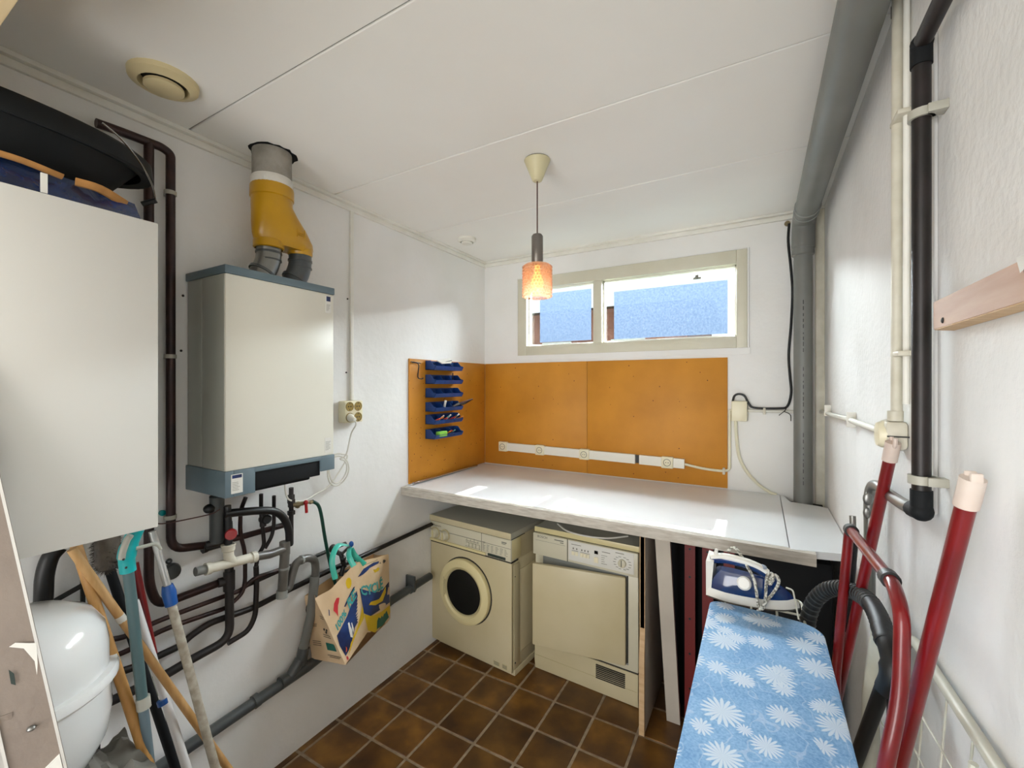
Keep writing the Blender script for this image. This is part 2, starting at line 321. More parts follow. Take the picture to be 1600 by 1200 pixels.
def lettering(txt, size, f, mb=None, align='LEFT', bold=0.0):
    """flat printed letters; f maps (x, y) in plan units to a room point"""
    mb = mb or MB(); cu = bpy.data.curves.new('lettering', 'FONT'); cu.body = txt; cu.size = size; cu.align_x = align; cu.resolution_u = 2; cu.offset = bold
    ob = bpy.data.objects.new('lettering_source', cu); COL.objects.link(ob)
    me = bpy.data.meshes.new_from_object(ob.evaluated_get(bpy.context.evaluated_depsgraph_get()))
    vs = [mb.bm.verts.new(f(v.co.x, v.co.y)) for v in me.vertices]
    for p in me.polygons:
        try: mb.bm.faces.new([vs[i] for i in p.vertices])
        except ValueError: pass
    bpy.data.objects.remove(ob); bpy.data.curves.remove(cu); bpy.data.meshes.remove(me); return mb
# ================================================================ THE ROOM
W, D, H, Y0 = 1.88, 2.465, 2.28, -1.3
WX0, WX1, WZ0, WZ1 = .262, 1.567, 1.642, 2.135
struct('wall_left', MB().box(-.12, 0, Y0, D+.07, 0, H+.05), 'plaster')
struct('wall_right', MB().box(W, W+.12, Y0, D+.07, 0, H+.05), 'plaster_right')
mb = MB(); mb.box(0, W, D, D+.075, 0, WZ0); mb.box(0, W, D, D+.075, WZ1, H+.05); mb.box(0, WX0, D, D+.075, WZ0, WZ1); mb.box(WX1, W, D, D+.075, WZ0, WZ1)
struct('wall_back', mb, 'plaster', smooth=False)
mb = MB(); mb.box(-.12, .45, Y0-.12, Y0, 0, H+.05); mb.box(1.5, W+.12, Y0-.12, Y0, 0, H+.05); mb.box(.45, 1.5, Y0-.12, Y0, 2.15, H+.05)
struct('wall_front', mb, 'plaster')
# low plaster kerb of the left wall under the drain pipe
mb = MB()
ys = [(-.2, .235), (.3, .255), (.75, .272), (1.1, .303), (1.5, .345), (1.85, .372), (2.4, .40)]
for (a, za), (b_, zb) in zip(ys, ys[1:]): mb.hexa([(0, a, 0), (.016, a, 0), (.016, b_, 0), (0, b_, 0), (0, a, za), (.016, a, za-.012), (.016, b_, zb-.012), (0, b_, zb)])
struct('trim_1', mb, 'plaster', label='low plaster kerb at the foot of the left wall')
fl = struct('floor', MB().box(-.05, W+.05, Y0, D+.05, -.06, -.0025), 'grout')
ts = .182
tile_me = {}
def tile_mesh(wd, dp):
    k_ = (round(wd, 3), round(dp, 3))
    if k_ not in tile_me: tile_me[k_] = finish(MB().box(-wd/2, wd/2, -dp/2, dp/2, -.006, 0, .0018, 1).bm, 'floor_tile', 'tile')
    return tile_me[k_]
gx = [0.0]+[.045+.1885*i for i in range(10)]+[W]; gy = [1.265+.1885*i for i in range(-9, 7)]
for i in range(len(gx)-1):
    for j in range(len(gy)-1):
        x0, x1, y0, y1 = gx[i]+.0055, gx[i+1]-.0055, gy[j]+.0055, min(gy[j+1]-.0055, D)
        if x1-x0 < .02 or y1-y0 < .02: continue
        o = bpy.data.objects.new('floor_tile', tile_mesh(x1-x0, y1-y0)); COL.objects.link(o); o.parent = fl
        o.location = Vector(((x0+x1)/2, (y0+y1)/2, random.uniform(-.0006, .0006)))*S
ce = struct('ceiling', MB().box(-.1, W+.1, Y0, D+.07, H+.008, H+.06), 'ink_grey')
cy = [Y0, -.42, .14, .70, 1.25, 1.805, D]
for a, b_ in zip(cy, cy[1:]):
    struct('ceiling_panel', MB().box(0, W, a+.0020, b_-.0020, H, H+.008, .0022, 1), 'ceiling_paint', ce)
struct('trim_2', MB().box(0, .026, .16, D, H-.014, H, .003).box(0, .012, .16, D, H-.036, H-.014, .002), 'trim_white', label='narrow white batten along the left ceiling edge')
struct('trim_3', MB().box(0, W, D-.03, D, H-.012, H, .003).box(0, W-.1, D-.014, D, H-.034, H-.012, .002), 'trim_white', label='narrow white batten along the back ceiling edge')
struct('trim_4', MB().box(1.845, W, D-.02, D, 0, H-.01, .003), 'old_white', label='painted board up the back right corner')
struct('trim_5', MB().box(.48, W, .10, .183, 1.99, H, .002).box(.0, .479, .10, .183, 2.075, H, .002), 'wood_header', label='pale wooden head of the doorway, its unseen left piece added to shade the ceiling')  # left piece is out of view, added to keep light off the ceiling
# outside the window
hs = Thing('house', 'brick house seen through the clear edges of the window', 'building', (-3, 9, 0), kind='thing')
hs.part('wall', MB().box(-9, .4, 9, 14, -1, 3.05), 'brick_far'); hs.part('roof', MB().prism([(-9.3, 8.7, 3.05), (-9.3, 11.5, 3.45), (-9.3, 14.3, 3.05)], (10, 0, 0)), 'roof_far')
for k_ in range(5): hs.part('window', MB().box(-7.5+k_*1.6, -6.8+k_*1.6, 8.96, 9.02, 1.4, 2.4), 'white_plastic')
hs = Thing('shed', 'low brick shed outside behind the right end of the window', 'building', (1.5, 8, 0))
hs.part('wall', MB().box(1.55, 4.5, 8, 10, -1, 2.9), 'brick_far'); hs.part('roof', MB().box(1.5, 4.6, 7.8, 10.2, 2.9, 2.98, .02), 'roof_far')
struct('ground', MB().box(-30, 30, 2.6, 60, -.4, -.3), 'lawn_far')
hs = Thing('garden_table', 'dark garden table outside under the right window pane', 'table', (.9, 4, 0))
hs.part('tabletop', MB().box(-.2, 1.3, 3.9, 4.6, 1.74, 1.80, .02), 'dark_green')
for a, b_ in ((-.1, 4), (1.2, 4), (-.1, 4.5), (1.2, 4.5)): hs.part('leg', MB().box(a, a+.06, b_, b_+.06, -.3, 1.74), 'dark_green')
# window
win = bpy.data.objects.new('window_1', None); COL.objects.link(win); win['kind'] = 'structure'
px0, px1, px2, px3, pz0, pz1 = .326, .768, .820, 1.518, 1.703, 2.066
fr = MB(); FY0, FY1 = D-.012, D+.055
fr.box(WX0, px0, FY0, FY1, WZ0, WZ1, .003); fr.box(px3, WX1, FY0, FY1, WZ0, WZ1, .003); fr.box(px0, px3, FY0+.001, FY1, pz1, WZ1, .003); fr.box(px0, px3, FY0+.001, FY1, WZ0, pz0, .003)
struct('window_frame', fr, 'frame_beige', win)
struct('window_mullion', MB().box(px1, px2, FY0+.002, FY1, pz0, pz1, .003), 'frame_beige', win)
bd = MB()
for a, b_ in ((px0, px1), (px2, px3)):
    for q in ((a, a+.009, pz0, pz1), (b_-.009, b_, pz0, pz1), (a, b_, pz0, pz0+.008), (a, b_, pz1-.008, pz1)): bd.box(q[0], q[1], D+.02, D+.045, q[2], q[3], .001)
struct('glazing_bead', bd, 'white_plastic', win, label='bright white glazing beads')
for a, b_, c, d_, e_, f_ in ((px0, px1, .395, .738, 1.726, 2.035), (px2, px3, .878, 1.475, 1.722, 2.0)):
    p = struct('pane', MB().box(a, b_, D+.045, D+.049, pz0, pz1), 'clear_glass', win)
    q = struct('frosted_film', MB().box(c, d_, D+.0432, D+.0444, e_, f_), 'frosted_film', p, label='hazy blue privacy film short of the pane edges')
struct('window_latch', MB().box(1.31, 1.35, D+.03, D+.045, 2.02, 2.03, .002).box(1.322, 1.338, D+.02, D+.045, 2.026, 2.04, .002), 'ink_grey', win)
mb = MB(); zz = []
for i in range(30): zz.append((.25+i*1.33/29, 1.612+random.uniform(-.006, .004)))
for (a, za), (b_, zb) in zip(zz, zz[1:]): mb.hexa([(a, D-.008, za), (b_, D-.008, zb), (b_, D, zb), (a, D, za), (a, D-.011, WZ0), (b_, D-.011, WZ0), (b_, D, WZ0), (a, D, WZ0)])
mb.box(WX0-.008, WX0, D-.012, D, WZ0, WZ1+.006, .002); mb.box(WX1, WX1+.008, D-.012, D, WZ0, WZ1+.006, .002); mb.box(WX0, WX1, D-.012, D, WZ1, WZ1+.007, .002)
struct('window_sill', mb, 'plaster', win, label='rough plaster edge around and under the window frame')
# ================================================================ BACK WALL
BZ0, BZ1 = .93, 1.595
def board(name, label, mb): return solo(name, mb, 'hardboard', label, 'board', 'orange hardboard panels above the worktop')
board('hardboard_panel', 'orange hardboard panel on the left wall behind the blue bins', MB().box(0, .008, 1.727, 2.455, BZ0, BZ1, .001))
board('hardboard_panel', 'orange hardboard panel on the back wall, in the left corner', MB().box(.008, .729, D-.008, D, BZ0, BZ1, .001))
board('hardboard_panel', 'orange hardboard panel on the back wall, right of the seam', MB().box(.731, 1.478, D-.008, D, BZ0, BZ1, .001))
# worktop
wt = Thing('worktop', 'long white laminate worktop over the machines', 'worktop', (0, 1.68, .885))
mb = MB().prism([(0.002, 1.70, .897), (1.703, 1.685, .897), (1.703, 2.455, .897), (.002, 2.455, .897)], (0, 0, .028)); wt.part('top', mb, 'worktop')
wt.part('front_edge', MB().hexa([(.002, 1.672, .885), (1.775, 1.655, .885), (1.775, 1.685, .885), (.002, 1.70, .885), (.002, 1.672, .924), (1.775, 1.655, .924), (1.775, 1.685, .924), (.002, 1.70, .924)]), 'worktop_edge', label='worn grey front edging')
for k_ in range(9):
    x = .5+k_*.004; wt.part('scratch', MB().box(x+.04*(k_ % 3), x+.002+.04*(k_ % 3), 1.6705, 1.673, .897, .912), 'wood_handle') if k_ < 6 else None
wt2 = Thing('worktop_section', 'narrow white worktop piece in the right corner around the grey pipe', 'worktop', (1.79, 1.7, .9))
mb = MB().prism([(1.706, 1.668, .901), (1.876, 1.71, .901), (1.876, 2.30, .901), (1.835, 2.32, .901), (1.74, 2.34, .901), (1.72, 2.45, .901), (1.706, 2.45, .901)], (0, 0, .024)); wt2.part('top', mb, 'worktop')
wt2.part('hole_edge', MB().box(1.75, 1.87, 2.325, 2.45, .899, .903), 'black_matt')
a = Vector((.028, 1.735, .9325)); b_ = Vector((.028, 2.33, .9325))
solo('metal_rod', MB().tube([a, b_], .0072), 'chrome', 'shiny metal rod lying on the worktop along the left wall', 'rod')
# socket trunking
st = Thing('socket_strip', 'cream trunking with four sockets on the orange back panel', 'socket strip', (.7, 2.45, 1.04))
p0 = Vector((.13, D-.008, 1.052)); p1 = Vector((1.275, D-.008, 1.038))
def along(u, z0, z1, dy): q = p0.lerp(p1, u); return q
def strip(u0, u1, hh, dep):
    a = p0.lerp(p1, u0); b_ = p0.lerp(p1, u1); y0, y1 = D-.008-dep, D-.0085
    return MB().hexa([(a.x, y0, a.z-hh), (b_.x, y0, b_.z-hh), (b_.x, y1, b_.z-hh), (a.x, y1, a.z-hh), (a.x, y0, a.z+hh), (b_.x, y0, b_.z+hh), (b_.x, y1, b_.z+hh), (a.x, y1, a.z+hh)])
st.part('trunking', strip(0, .775, .025, .022), 'white_plastic'); st.part('trunking', strip(.795, 1, .025, .022), 'white_plastic')
st.part('opening', strip(.775, .795, .022, .008), 'ink')
for u in (.028, .262, .516, .925):
    a = p0.lerp(p1, u); q = st.part('socket', MB().box(a.x-.03, a.x+.03, D-.038, D-.008, a.z-.031, a.z+.031, .004), 'cream')
    f = MB().lathe([(.0165, .0), (.0165, -.0008), (.0195, -.0008), (.0195, .0), (.0165, .0)], (a.x, D-.0385, a.z), (0, 1, 0)); st.part('socket_rim', f, 'ink_grey', q)
    f = MB().ball((a.x-.006, D-.038, a.z), .0024).ball((a.x+.006, D-.038, a.z), .0024); st.part('contact_hole', f, 'ink', q)
# junction box and cables on the back wall
jb = Thing('junction_box', 'square cream junction box right of the orange panel', 'junction box', (1.53, D, 1.27))
jb.part('cover', MB().box(1.497, 1.567, D-.045, D, 1.275, 1.375, .005), 'cream')
def cable(name, label, pts, r, m, k=6, n=8, cat='cable', group=None):
    return solo(name, MB().tube(catmull(pts, k), r, n), m, label, cat, group)
yb = D-.012
cable('cable', 'cream cable from the socket strip up beside the orange panel to the junction box', [(1.275, yb-.006, 1.036), (1.36, yb-.006, 1.022), (1.45, yb-.006, 1.018), (1.485, yb-.002, 1.03), (1.488, yb, 1.08), (1.488, yb, 1.3), (1.492, yb, 1.325), (1.505, yb, 1.33)], .0065, 'cable_cream')
cable('cable', 'cream cable hanging from the junction box down behind the worktop', [(1.515, yb, 1.28), (1.518, yb, 1.2), (1.53, yb, 1.10), (1.56, yb, 1.03), (1.61, yb, .97), (1.66, yb, .935), (1.69, yb, .925)], .0075, 'cable_cream')
solo('conduit', MB().tube([(1.567, yb, 1.328), (W-.045, yb, 1.328)], .008), 'cable_white', 'short white conduit between junction box and grey pipe', 'conduit')
cable('cable', 'black cable from the ceiling corner down beside the grey pipe', [(1.742, yb, 2.225), (1.738, yb, 2.14), (1.748, yb, 2.02), (1.755, yb, 1.9), (1.75, yb, 1.75), (1.74, yb, 1.6), (1.745, yb, 1.5), (1.75, yb, 1.42), (1.735, yb-.006, 1.355), (1.70, yb-.012, 1.343), (1.6, yb-.012, 1.343), (1.575, yb-.012, 1.36), (1.555, yb-.01, 1.40), (1.53, yb-.01, 1.41), (1.51, yb-.01, 1.40), (1.502, yb-.01, 1.372)], .0055, 'black_cable')
solo('wall_plug', MB().lathe([(0, 0), (.012, 0), (.013, .006), (.006, .012)], (1.735, D-.012, 2.228), (0, 1, 0)), 'brass', 'small brass cap where the black cable enters the wall', 'fitting')
solo('cable_tie', MB().tube(catmull([(1.70, D-.03, 1.31), (1.725, D-.035, 1.335), (1.73, D-.03, 1.35)], 4), .002, 6).tube(catmull([(1.72, D-.035, 1.33), (1.745, D-.035, 1.315), (1.748, D-.035, 1.285)], 4), .002, 6), 'black_cable', 'black wire tie twisted round the white conduit', 'cable tie')
for nm, x, z in (('conduit between box and pipe, middle clip', 1.64, 1.328), ('cream cable beside the orange panel, lower clip', 1.462, 1.018)):
    solo('cable_clip', MB().box(x-.006, x+.006, D-.03, D-.002, z-.016, z+.016, .002), 'old_white', 'small white clip on the '+nm, 'clip')
# grey pipe
gp = Thing('drain_stack', 'thick grey plastic pipe down the back right corner from the ceiling', 'pipe', (1.79, 2.39, .9))
gp.part('pipe', MB().tube([(1.792, 2.385, .86), (1.792, 2.385, 2.08)], .037, 24), 'pvc_grey', label='straight vertical run')
gp.part('collar', MB().lathe([(.038, 2.045), (.044, 2.05), (.044, 2.085), (.046, 2.09), (.046, 2.10), (.042, 2.105)], (1.792, 2.385, 0)), 'pvc_grey')
ux, uz = 1.797, 2.215
el = fillet([(1.792, 2.385, 2.08), (1.795, 2.385, uz), (ux, 2.22, uz)], .11, 10)
gp.part('elbow', MB().tube(el, .046, 24), 'pvc_grey')
gp.part('pipe', MB().tube([(ux, 2.25, uz), (1.80, -1.2, uz)], .045, 28), 'pvc_grey', label='horizontal run under the ceiling')
for yq in (2.225, 2.285): gp.part('collar', MB().tube([(ux, yq, uz), (ux, yq-.008, uz)], .049, 28), 'pvc_ring')
mb = MB()
for z0 in (1.82, 1.52, 1.22):
    for i in range(9): h = random.uniform(.006, .02); mb.box(1.789, 1.7925, 2.3475, 2.3482, z0-i*.027, z0-i*.027+h)
gp.part('printed_marks', mb, 'ink', label='faint printed marking down the pipe')
# ================================================================ LAMP
lx, ly = .913, 1.425
lp = Thing('pendant_lamp', 'pendant lamp with pink bubbled glass shade, lit', 'lamp', (lx, ly, H))
lp.part('canopy', MB().lathe([(0, 0), (.048, 0), (.046, -.004), (.018, -.073), (.014, -.076), (0, -.076)], (lx, ly, H-.003)), 'beige')
lp.part('canopy_base', MB().lathe([(0, 0), (.046, 0), (.046, -.006), (0, -.006)], (lx, ly, H)), 'black')
lp.part('cord', MB().tube([(lx, ly, H-.07), (lx, ly, 2.005)], .0025, 8), 'cord_brown')
lp.part('lamp_holder', MB().lathe([(0, 2.007), (.016, 2.007), (.021, 2.0), (.021, 1.895), (.019, 1.892), (0, 1.892)], (lx, ly, 0)), 'lamp_metal')
sh = lp.part('lamp_shade', MB().lathe([(.02, 1.897), (.045, 1.896), (.05, 1.888), (.05, 1.785), (.047, 1.776), (.038, 1.773)], (lx, ly, 0), n=36), 'shade_glass')
mb = MB()
for r_ in range(10):
    for k_ in range(26):
        a = 2*pi*(k_+.5*(r_ % 2))/26; zc = 1.886-r_*.0116
        q = bmesh.ops.create_icosphere(mb.bm, subdivisions=1, radius=.0058)
        for v in q['verts']: v.co = Vector((v.co.x+lx+cos(a)*.0505, v.co.y+ly+sin(a)*.0505, v.co.z+zc))
lp.part('glass_beading', mb, 'shade_glass', sh, kind='stuff')
lp.part('bulb', MB().lathe([(0, 1.80), (.014, 1.803), (.022, 1.815), (.024, 1.83), (.018, 1.85), (.011, 1.87), (.010, 1.892)], (lx, ly, 0)), 'bulb_glow')
pl = bpy.data.lights.new('bulb_light', 'POINT'); pl.energy = .5; pl.color = (1, .86, .7); pl.shadow_soft_size = .03
po = bpy.data.objects.new('bulb_light', pl); COL.objects.link(po); po.location = Vector((lx, ly, 1.775))*S
# ceiling vents
def vent(label, x, y, r, m):
    v = Thing('ceiling_vent', label, 'vent', (x, y, H))
    v.part('ring', MB().lathe([(r, 0), (r*.98, -.012), (r*.72, -.022), (r*.66, -.015), (r*.64, .0)], (x, y, H)), m)
    v.part('throat', MB().lathe([(0, -.001), (r*.66, -.001)], (x, y, H)), 'black')
    v.part('disc', MB().lathe([(0, -.031), (r*.5, -.031), (r*.57, -.027), (r*.57, -.02), (0, -.018)], (x, y, H)), m)
vent('large yellowed round ceiling vent above the boiler side', .228, .55, .078, 'vent_beige')
vent('small white round ceiling vent near the back left corner', .185, 2.0, .052, 'white_plastic')
# ================================================================ LEFT WALL
# white wall cabinet with a tub and a blue bag on top
cb_ = Thing('wall_cabinet', 'plain white wall cabinet high on the left wall', 'cabinet', (.17, .2, 1.11))
cb_.part('carcass', MB().box(.0, .327, -.13, .492, 1.112, 1.848, .001), 'cabinet_side')
cb_.part('door', MB().box(.330, .350, -.128, .490, 1.113, 1.850, .0015), 'cabinet_white')
cb_.part('hinge', MB().box(.30, .332, -.11, -.09, 1.25, 1.30).box(.30, .332, -.11, -.09, 1.65, 1.70), 'steel')
tb = Thing('plastic_tub', 'large oval black plastic tub on top of the white cabinet', 'tub', (.175, .222, 1.918))
tb.part('body', MB().lathe([(0, .0), (.100, .0), (.108, .01), (.146, .105), (.148, .108), (.143, .108), (.105, .012), (0, .008)], n=52, sy=2.0), 'tub_black', local=True)
tb.part('rim', MB().lathe([(.146, .080), (.157, .077), (.160, .082), (.158, .118), (.151, .127), (.143, .123), (.143, .108)], n=52, sy=2.0), 'tub_black', local=True)
tb.part('handle', MB().tube(catmull([PX(160, 192, .325)-Vector((.175, .222, 1.918)), PX(190, 218, .315)-Vector((.175, .222, 1.918)), PX(220, 256, .28)-Vector((.175, .222, 1.918)), PX(238, 290, .23)-Vector((.175, .222, 1.918)), PX(243, 312, .20)-Vector((.175, .222, 1.918))], 5), .0020, 6), 'chrome', local=True, label='thin wire handle hanging down')
tb.part('grip', MB().tube([PX(222, 319, .18)-Vector((.175, .222, 1.918)), PX(244, 313, .20)-Vector((.175, .222, 1.918))], .007, 8), 'black', local=True)
bb = MB(); n_u, n_v = 26, 6
grid = []
for i in range(n_u+1):
    row = []
    for j in range(n_v+1):
        u, v_ = i/n_u, j/n_v; y = -.10+.560*u; ang = v_*pi
        zt = 1.851+(.060 if v_ < .55 else .038)*min(1, sin(ang)*2.2)*(1-.18*u)*(1+.30*noise.noise(Vector((u*9, v_*3, 0)))); x = .340-.22*v_+.010*noise.noise(Vector((u*14, v_*5, 3)))
        row.append(bb.bm.verts.new((x, y, max(1.851, zt))))
    grid.append(row)
for i in range(n_u):
    for j in range(n_v): bb.bm.faces.new([grid[i][j], grid[i+1][j], grid[i+1][j+1], grid[i][j+1]])
bag_ = Thing('storage_bag', 'glossy blue bag squashed flat between the tub and the cabinet', 'bag', (.2, .2, 1.851))
bag_.part('fabric', bb, 'blue_film'); 
bag_.part('cardboard_sheet', MB().tube(catmull([(.325, .22, 1.912), (.33, .27, 1.910), (.325, .33, 1.903)], 4), .007, 6, flat=.4).tube(catmull([(.322, .35, 1.902), (.327, .39, 1.900), (.31, .44, 1.888)], 4), .010, 6, flat=.5), 'cardboard', label='brown card poking out')
bag_.part('label_tag', MB().box(.344, .347, .292, .302, 1.852, 1.892), 'label_white')
# boiler
BY0, BY1, BX = .703, 1.078, .235
bo = Thing('boiler', 'white wall boiler with grey-blue top and bottom bands', 'boiler', (.12, .89, 1.14))
def chamf(z0, z1, e=0.0): return MB().box(0.002-e*0, BX+e, BY0-e, BY1+e, z0, z1, .004)
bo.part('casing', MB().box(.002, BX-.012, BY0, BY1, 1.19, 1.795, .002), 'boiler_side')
bo.part('front_cover', MB().box(.10, BX, BY0-.002, BY1+.002, 1.197, 1.793, .004), 'boiler_white')
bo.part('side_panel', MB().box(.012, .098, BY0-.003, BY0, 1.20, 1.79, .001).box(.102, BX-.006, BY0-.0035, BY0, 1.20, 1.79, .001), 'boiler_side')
bo.part('top_band', MB().box(.0, BX+.003, BY0-.005, BY1+.004, 1.793, 1.818, .002), 'boiler_blue')
bp_ = MB()
bp_.box(.0, BX+.003, BY0-.005, BY0+.02, 1.118, 1.197, .002); bp_.box(.06, BX+.003, BY0+.02, BY0+.085, 1.118, 1.197, .002)
bp_.box(.06, BX+.003, BY1-.055, BY1+.004, 1.142, 1.197, .002); bp_.box(.06, BX+.003, BY0+.08, BY1-.05, 1.182, 1.197, .002); bp_.box(0, .06, BY0, BY1, 1.15, 1.197)
bo.part('bottom_band', bp_, 'boiler_blue')
bo.part('underside', MB().box(.01, BX-.02, BY0+.02, BY1-.02, 1.165, 1.185, .002), 'black_matt')
bo.part('display_recess', MB().box(.05, BX-.004, BY0+.083, BY1-.053, 1.128, 1.183, .002), 'black_matt'); bo.part('connector_block', MB().box(.04, .20, BY0+.09, BY1-.07, 1.112, 1.15, .006), 'black_matt')
def on_front(x): return lambda u, v_, y0, z0: Vector((x, y0+u, z0+v_))
def sticker(root, nm, y0, y1, z0, z1, x, lines, head=None, dots=()):
    q = root.part(nm, MB().box(x, x+.0008, y0, y1, z0, z1), 'label_white')
    if head: root.part('sticker_header', MB().box(x+.0008, x+.0012, y0+.003, y1-.003, z1-head-.002, z1-.002), 'print_navy', q)
    mb = MB(); z = z1-(head or 0)-.014; 
    for i in range(lines):
        mb.box(x+.0008, x+.0011, y0+.003, y0+.003+(y1-y0-.006)*random.uniform(.5, 1), z-.0012, z); z -= (z1-z0-(head or 0)-.02)/max(lines, 1)
    root.part('sticker_print', mb, 'ink_grey', q)
sticker(bo, 'sticker', BY1-.033, BY1-.010, 1.722, 1.785, BX, 6, .018)
sticker(bo, 'sticker', BY1-.037, BY1-.009, 1.208, 1.262, BX, 8)
sticker(bo, 'sticker', BY0+.012, BY0+.046, 1.128, 1.186, BX+.003, 6, .010)
bo.part('latch_print', MB().box(BX-.0115, BX-.0105, BY0+.10, BY0+.15, 1.149, 1.1505), 'clip')
# flue: cement pipe, yellow adapter, two grey bends
fx, fy = .118, .915
fu = Thing('flue', 'yellow two-way flue adapter with grey bends above the boiler', 'flue', (fx, .94, 1.818))
fu.part('cement_pipe', MB().tube([(fx, fy, 2.15), (fx, fy, H-.002)], .063, 30), 'cement')
fu.part('sealing_collar', MB().lathe([(.064, 2.145), (.068, 2.15), (.069, 2.175), (.0645, 2.185)], (fx, fy, 0), n=30), 'paste')
sec = []
mb = MB(); n = 32
def ring(cy_, ax_, ay_, z): return [mb.bm.verts.new((fx+ax_*cos(2*pi*k/n), cy_+ay_*sin(2*pi*k/n), z)) for k in range(n)]
prof = [(fy, .068, .068, 2.155), (fy, .070, .070, 2.15), (fy, .070, .070, 2.115), (fy, .066, .066, 2.112), (fy, .066, .066, 2.09), (fy+.012, .066, .078, 2.06), (fy+.030, .064, .098, 2.02), (fy+.043, .060, .110, 1.985), (fy+.047, .054, .110, 1.965), (fy+.047, .045, .100, 1.95)]
rs = [ring(*p) for p in prof]
for a, b_ in zip(rs, rs[1:]):
    for k in range(n): mb.bm.faces.new([a[k], a[(k+1) % n], b_[(k+1) % n], b_[k]])
mb.bm.faces.new(rs[-1])
fu.part('adapter', mb, 'yellow_plastic')
fu.part('adapter_socket', MB().lathe([(.044, 1.935), (.049, 1.938), (.049, 1.96), (.046, 1.965), (.03, 1.965)], (fx, fy-.012, 0)).lathe([(.040, 1.94), (.043, 1.945), (.043, 1.965), (.03, 1.97)], (fx, fy+.108, 0)), 'yellow_plastic')
fu.part('embossed_mark', MB().box(fx+.0585, fx+.0625, fy+.055, fy+.085, 2.005, 2.007).box(fx+.0585, fx+.0625, fy+.055, fy+.057, 1.99, 2.02).box(fx+.0585, fx+.0625, fy+.084, fy+.086, 1.99, 2.02).box(fx+.0585, fx+.0625, fy+.062, fy+.078, 1.996, 1.998), 'yellow_plastic')
for yy, dx, nm in ((fy-.012, 0, 'steel'), (fy+.108, 0, 'pvc_dark')):
    pts = catmull([(fx, yy, 1.955), (fx, yy, 1.91), (fx-.002, yy-.008, 1.875), (fx-.004, yy-.022, 1.845), (fx-.004, yy-.028, 1.822)], 5)
    fu.part('bend', MB().tube(pts, .0395, 24), nm)
    fu.part('bend_ring', MB().tube([(fx, yy, 1.925), (fx, yy, 1.918)], .042, 24).tube([(fx-.0035, yy-.020, 1.855), (fx-.004, yy-.024, 1.847)], .0425, 24).tube([(fx, yy, 1.898), (fx, yy, 1.893)], .041, 24), 'pvc_dark')
# hole broken through the ceiling around the cement pipe
mb = MB(); q = []
for k in range(26): a = 2*pi*k/26; r_ = .066+random.uniform(0, .012)+(.008 if -1 < a-pi/2 < 1 else 0); q.append((fx+r_*cos(a), fy+r_*sin(a), H-.0006))
struct('ceiling_hole', mb.poly(q), 'black_matt', ce, label='dark ragged gap around the cement pipe')
# conduit and four-way socket block
solo('conduit', MB().box(0, .012, 1.345, 1.362, 1.385, 2.245, .003), 'trim_white', 'white vertical conduit down the left wall to the socket block', 'conduit')
sb_ = Thing('socket_block', 'cream four-way socket block on the left wall right of the boiler', 'socket', (.02, 1.33, 1.29))
sb_.part('housing', MB().box(0, .045, 1.285, 1.385, 1.288, 1.385, .006), 'cream')
for i, (yy, zz_) in enumerate(((1.311, 1.36), (1.357, 1.36), (1.311, 1.312), (1.357, 1.312))):
    q = sb_.part('socket', MB().lathe([(0, .0006), (.0165, .0006), (.018, .002), (.0205, .002), (.021, 0)], (.0455, yy, zz_), (1, 0, 0)), 'socket_brown')
    if i != 2: sb_.part('contact_hole', MB().ball((.0455, yy-.006, zz_), .003).ball((.0455, yy+.006, zz_), .003).box(.0455, .0468, yy-.002, yy+.002, zz_-.017, zz_-.012).box(.0455, .0468, yy-.002, yy+.002, zz_+.012, zz_+.017), 'ink', q)
pg = Thing('power_cord', 'white cord plugged into the socket block, coiled beside the boiler', 'cord', (.06, 1.31, 1.1))
pg.part('plug', MB().lathe([(0, -.004), (.017, -.004), (.017, .008), (.011, .02), (.008, .034), (0, .036)], (.046, 1.311, 1.312), (1, 0, -.25)), 'white_plastic')
cpts = [(.08, 1.311, 1.30), (.085, 1.311, 1.28), (.06, 1.306, 1.24), (.04, 1.297, 1.15)]
for k in range(29):
    a = radians(75)-k/28*radians(360*2.1); rr = .044+.0007*k; cpts.append((.03+.006*sin(k*.9), 1.262+rr*cos(a)*.95, 1.085+rr*sin(a)*1.15))
cpts += [(.03, 1.22, 1.03), (.04, 1.15, 1.01), (.06, 1.08, 1.00), (.07, 1.02, 1.015), (.09, .985, 1.05), (.1, .97, 1.14)]
pg.part('cable', MB().tube(catmull(cpts, 4), .0032, 7), 'cable_white')
# ---------------------------------------------------------------- pipes on the left wall
def run(name, label, pix, r, m, x=.03, rad=.035, n=12, cat='pipe', group=None, smooth=False):
    pts = []
    for p in pix: pts.append(PX(p[0], p[1], p[2] if len(p) > 2 else x))
    pts = catmull(pts, 6) if smooth else fillet(pts, rad, 5)
    return solo(name, MB().tube(pts, r, n), m, label, cat, group)
def clipat(root, px, py, x, r, vertical=True):
    c = PX(px, py, x); mb = MB()
    ax = (0, 0, 1) if vertical else (0, 1, 0)
    mb.lathe([(r*1.02, -.006), (r*1.32, -.006), (r*1.32, .006), (r*1.02, .006)], c, ax, 18); mb.box(0, c.x-r, c.y-.006, c.y+.006, c.z-.006, c.z+.006)
    root.part('pipe_clip', mb, 'clip')
cp = Thing('copper_pipe', 'old brown copper pipe dropping down the left wall beside the boiler', 'pipe', (.03, .65, .93))
cp.part('pipe', MB().tube(fillet([PX(150, 192, .03), PX(190, 206, .03), (.03, .622, 2.185), (.03, .645, 2.175), (.03, .646, .945), PX(345, 849, .03)], .04, 6), .0125, 14), 'copper')
for y in (302, 557, 808): clipat(cp, 266, y, .03, .0125)
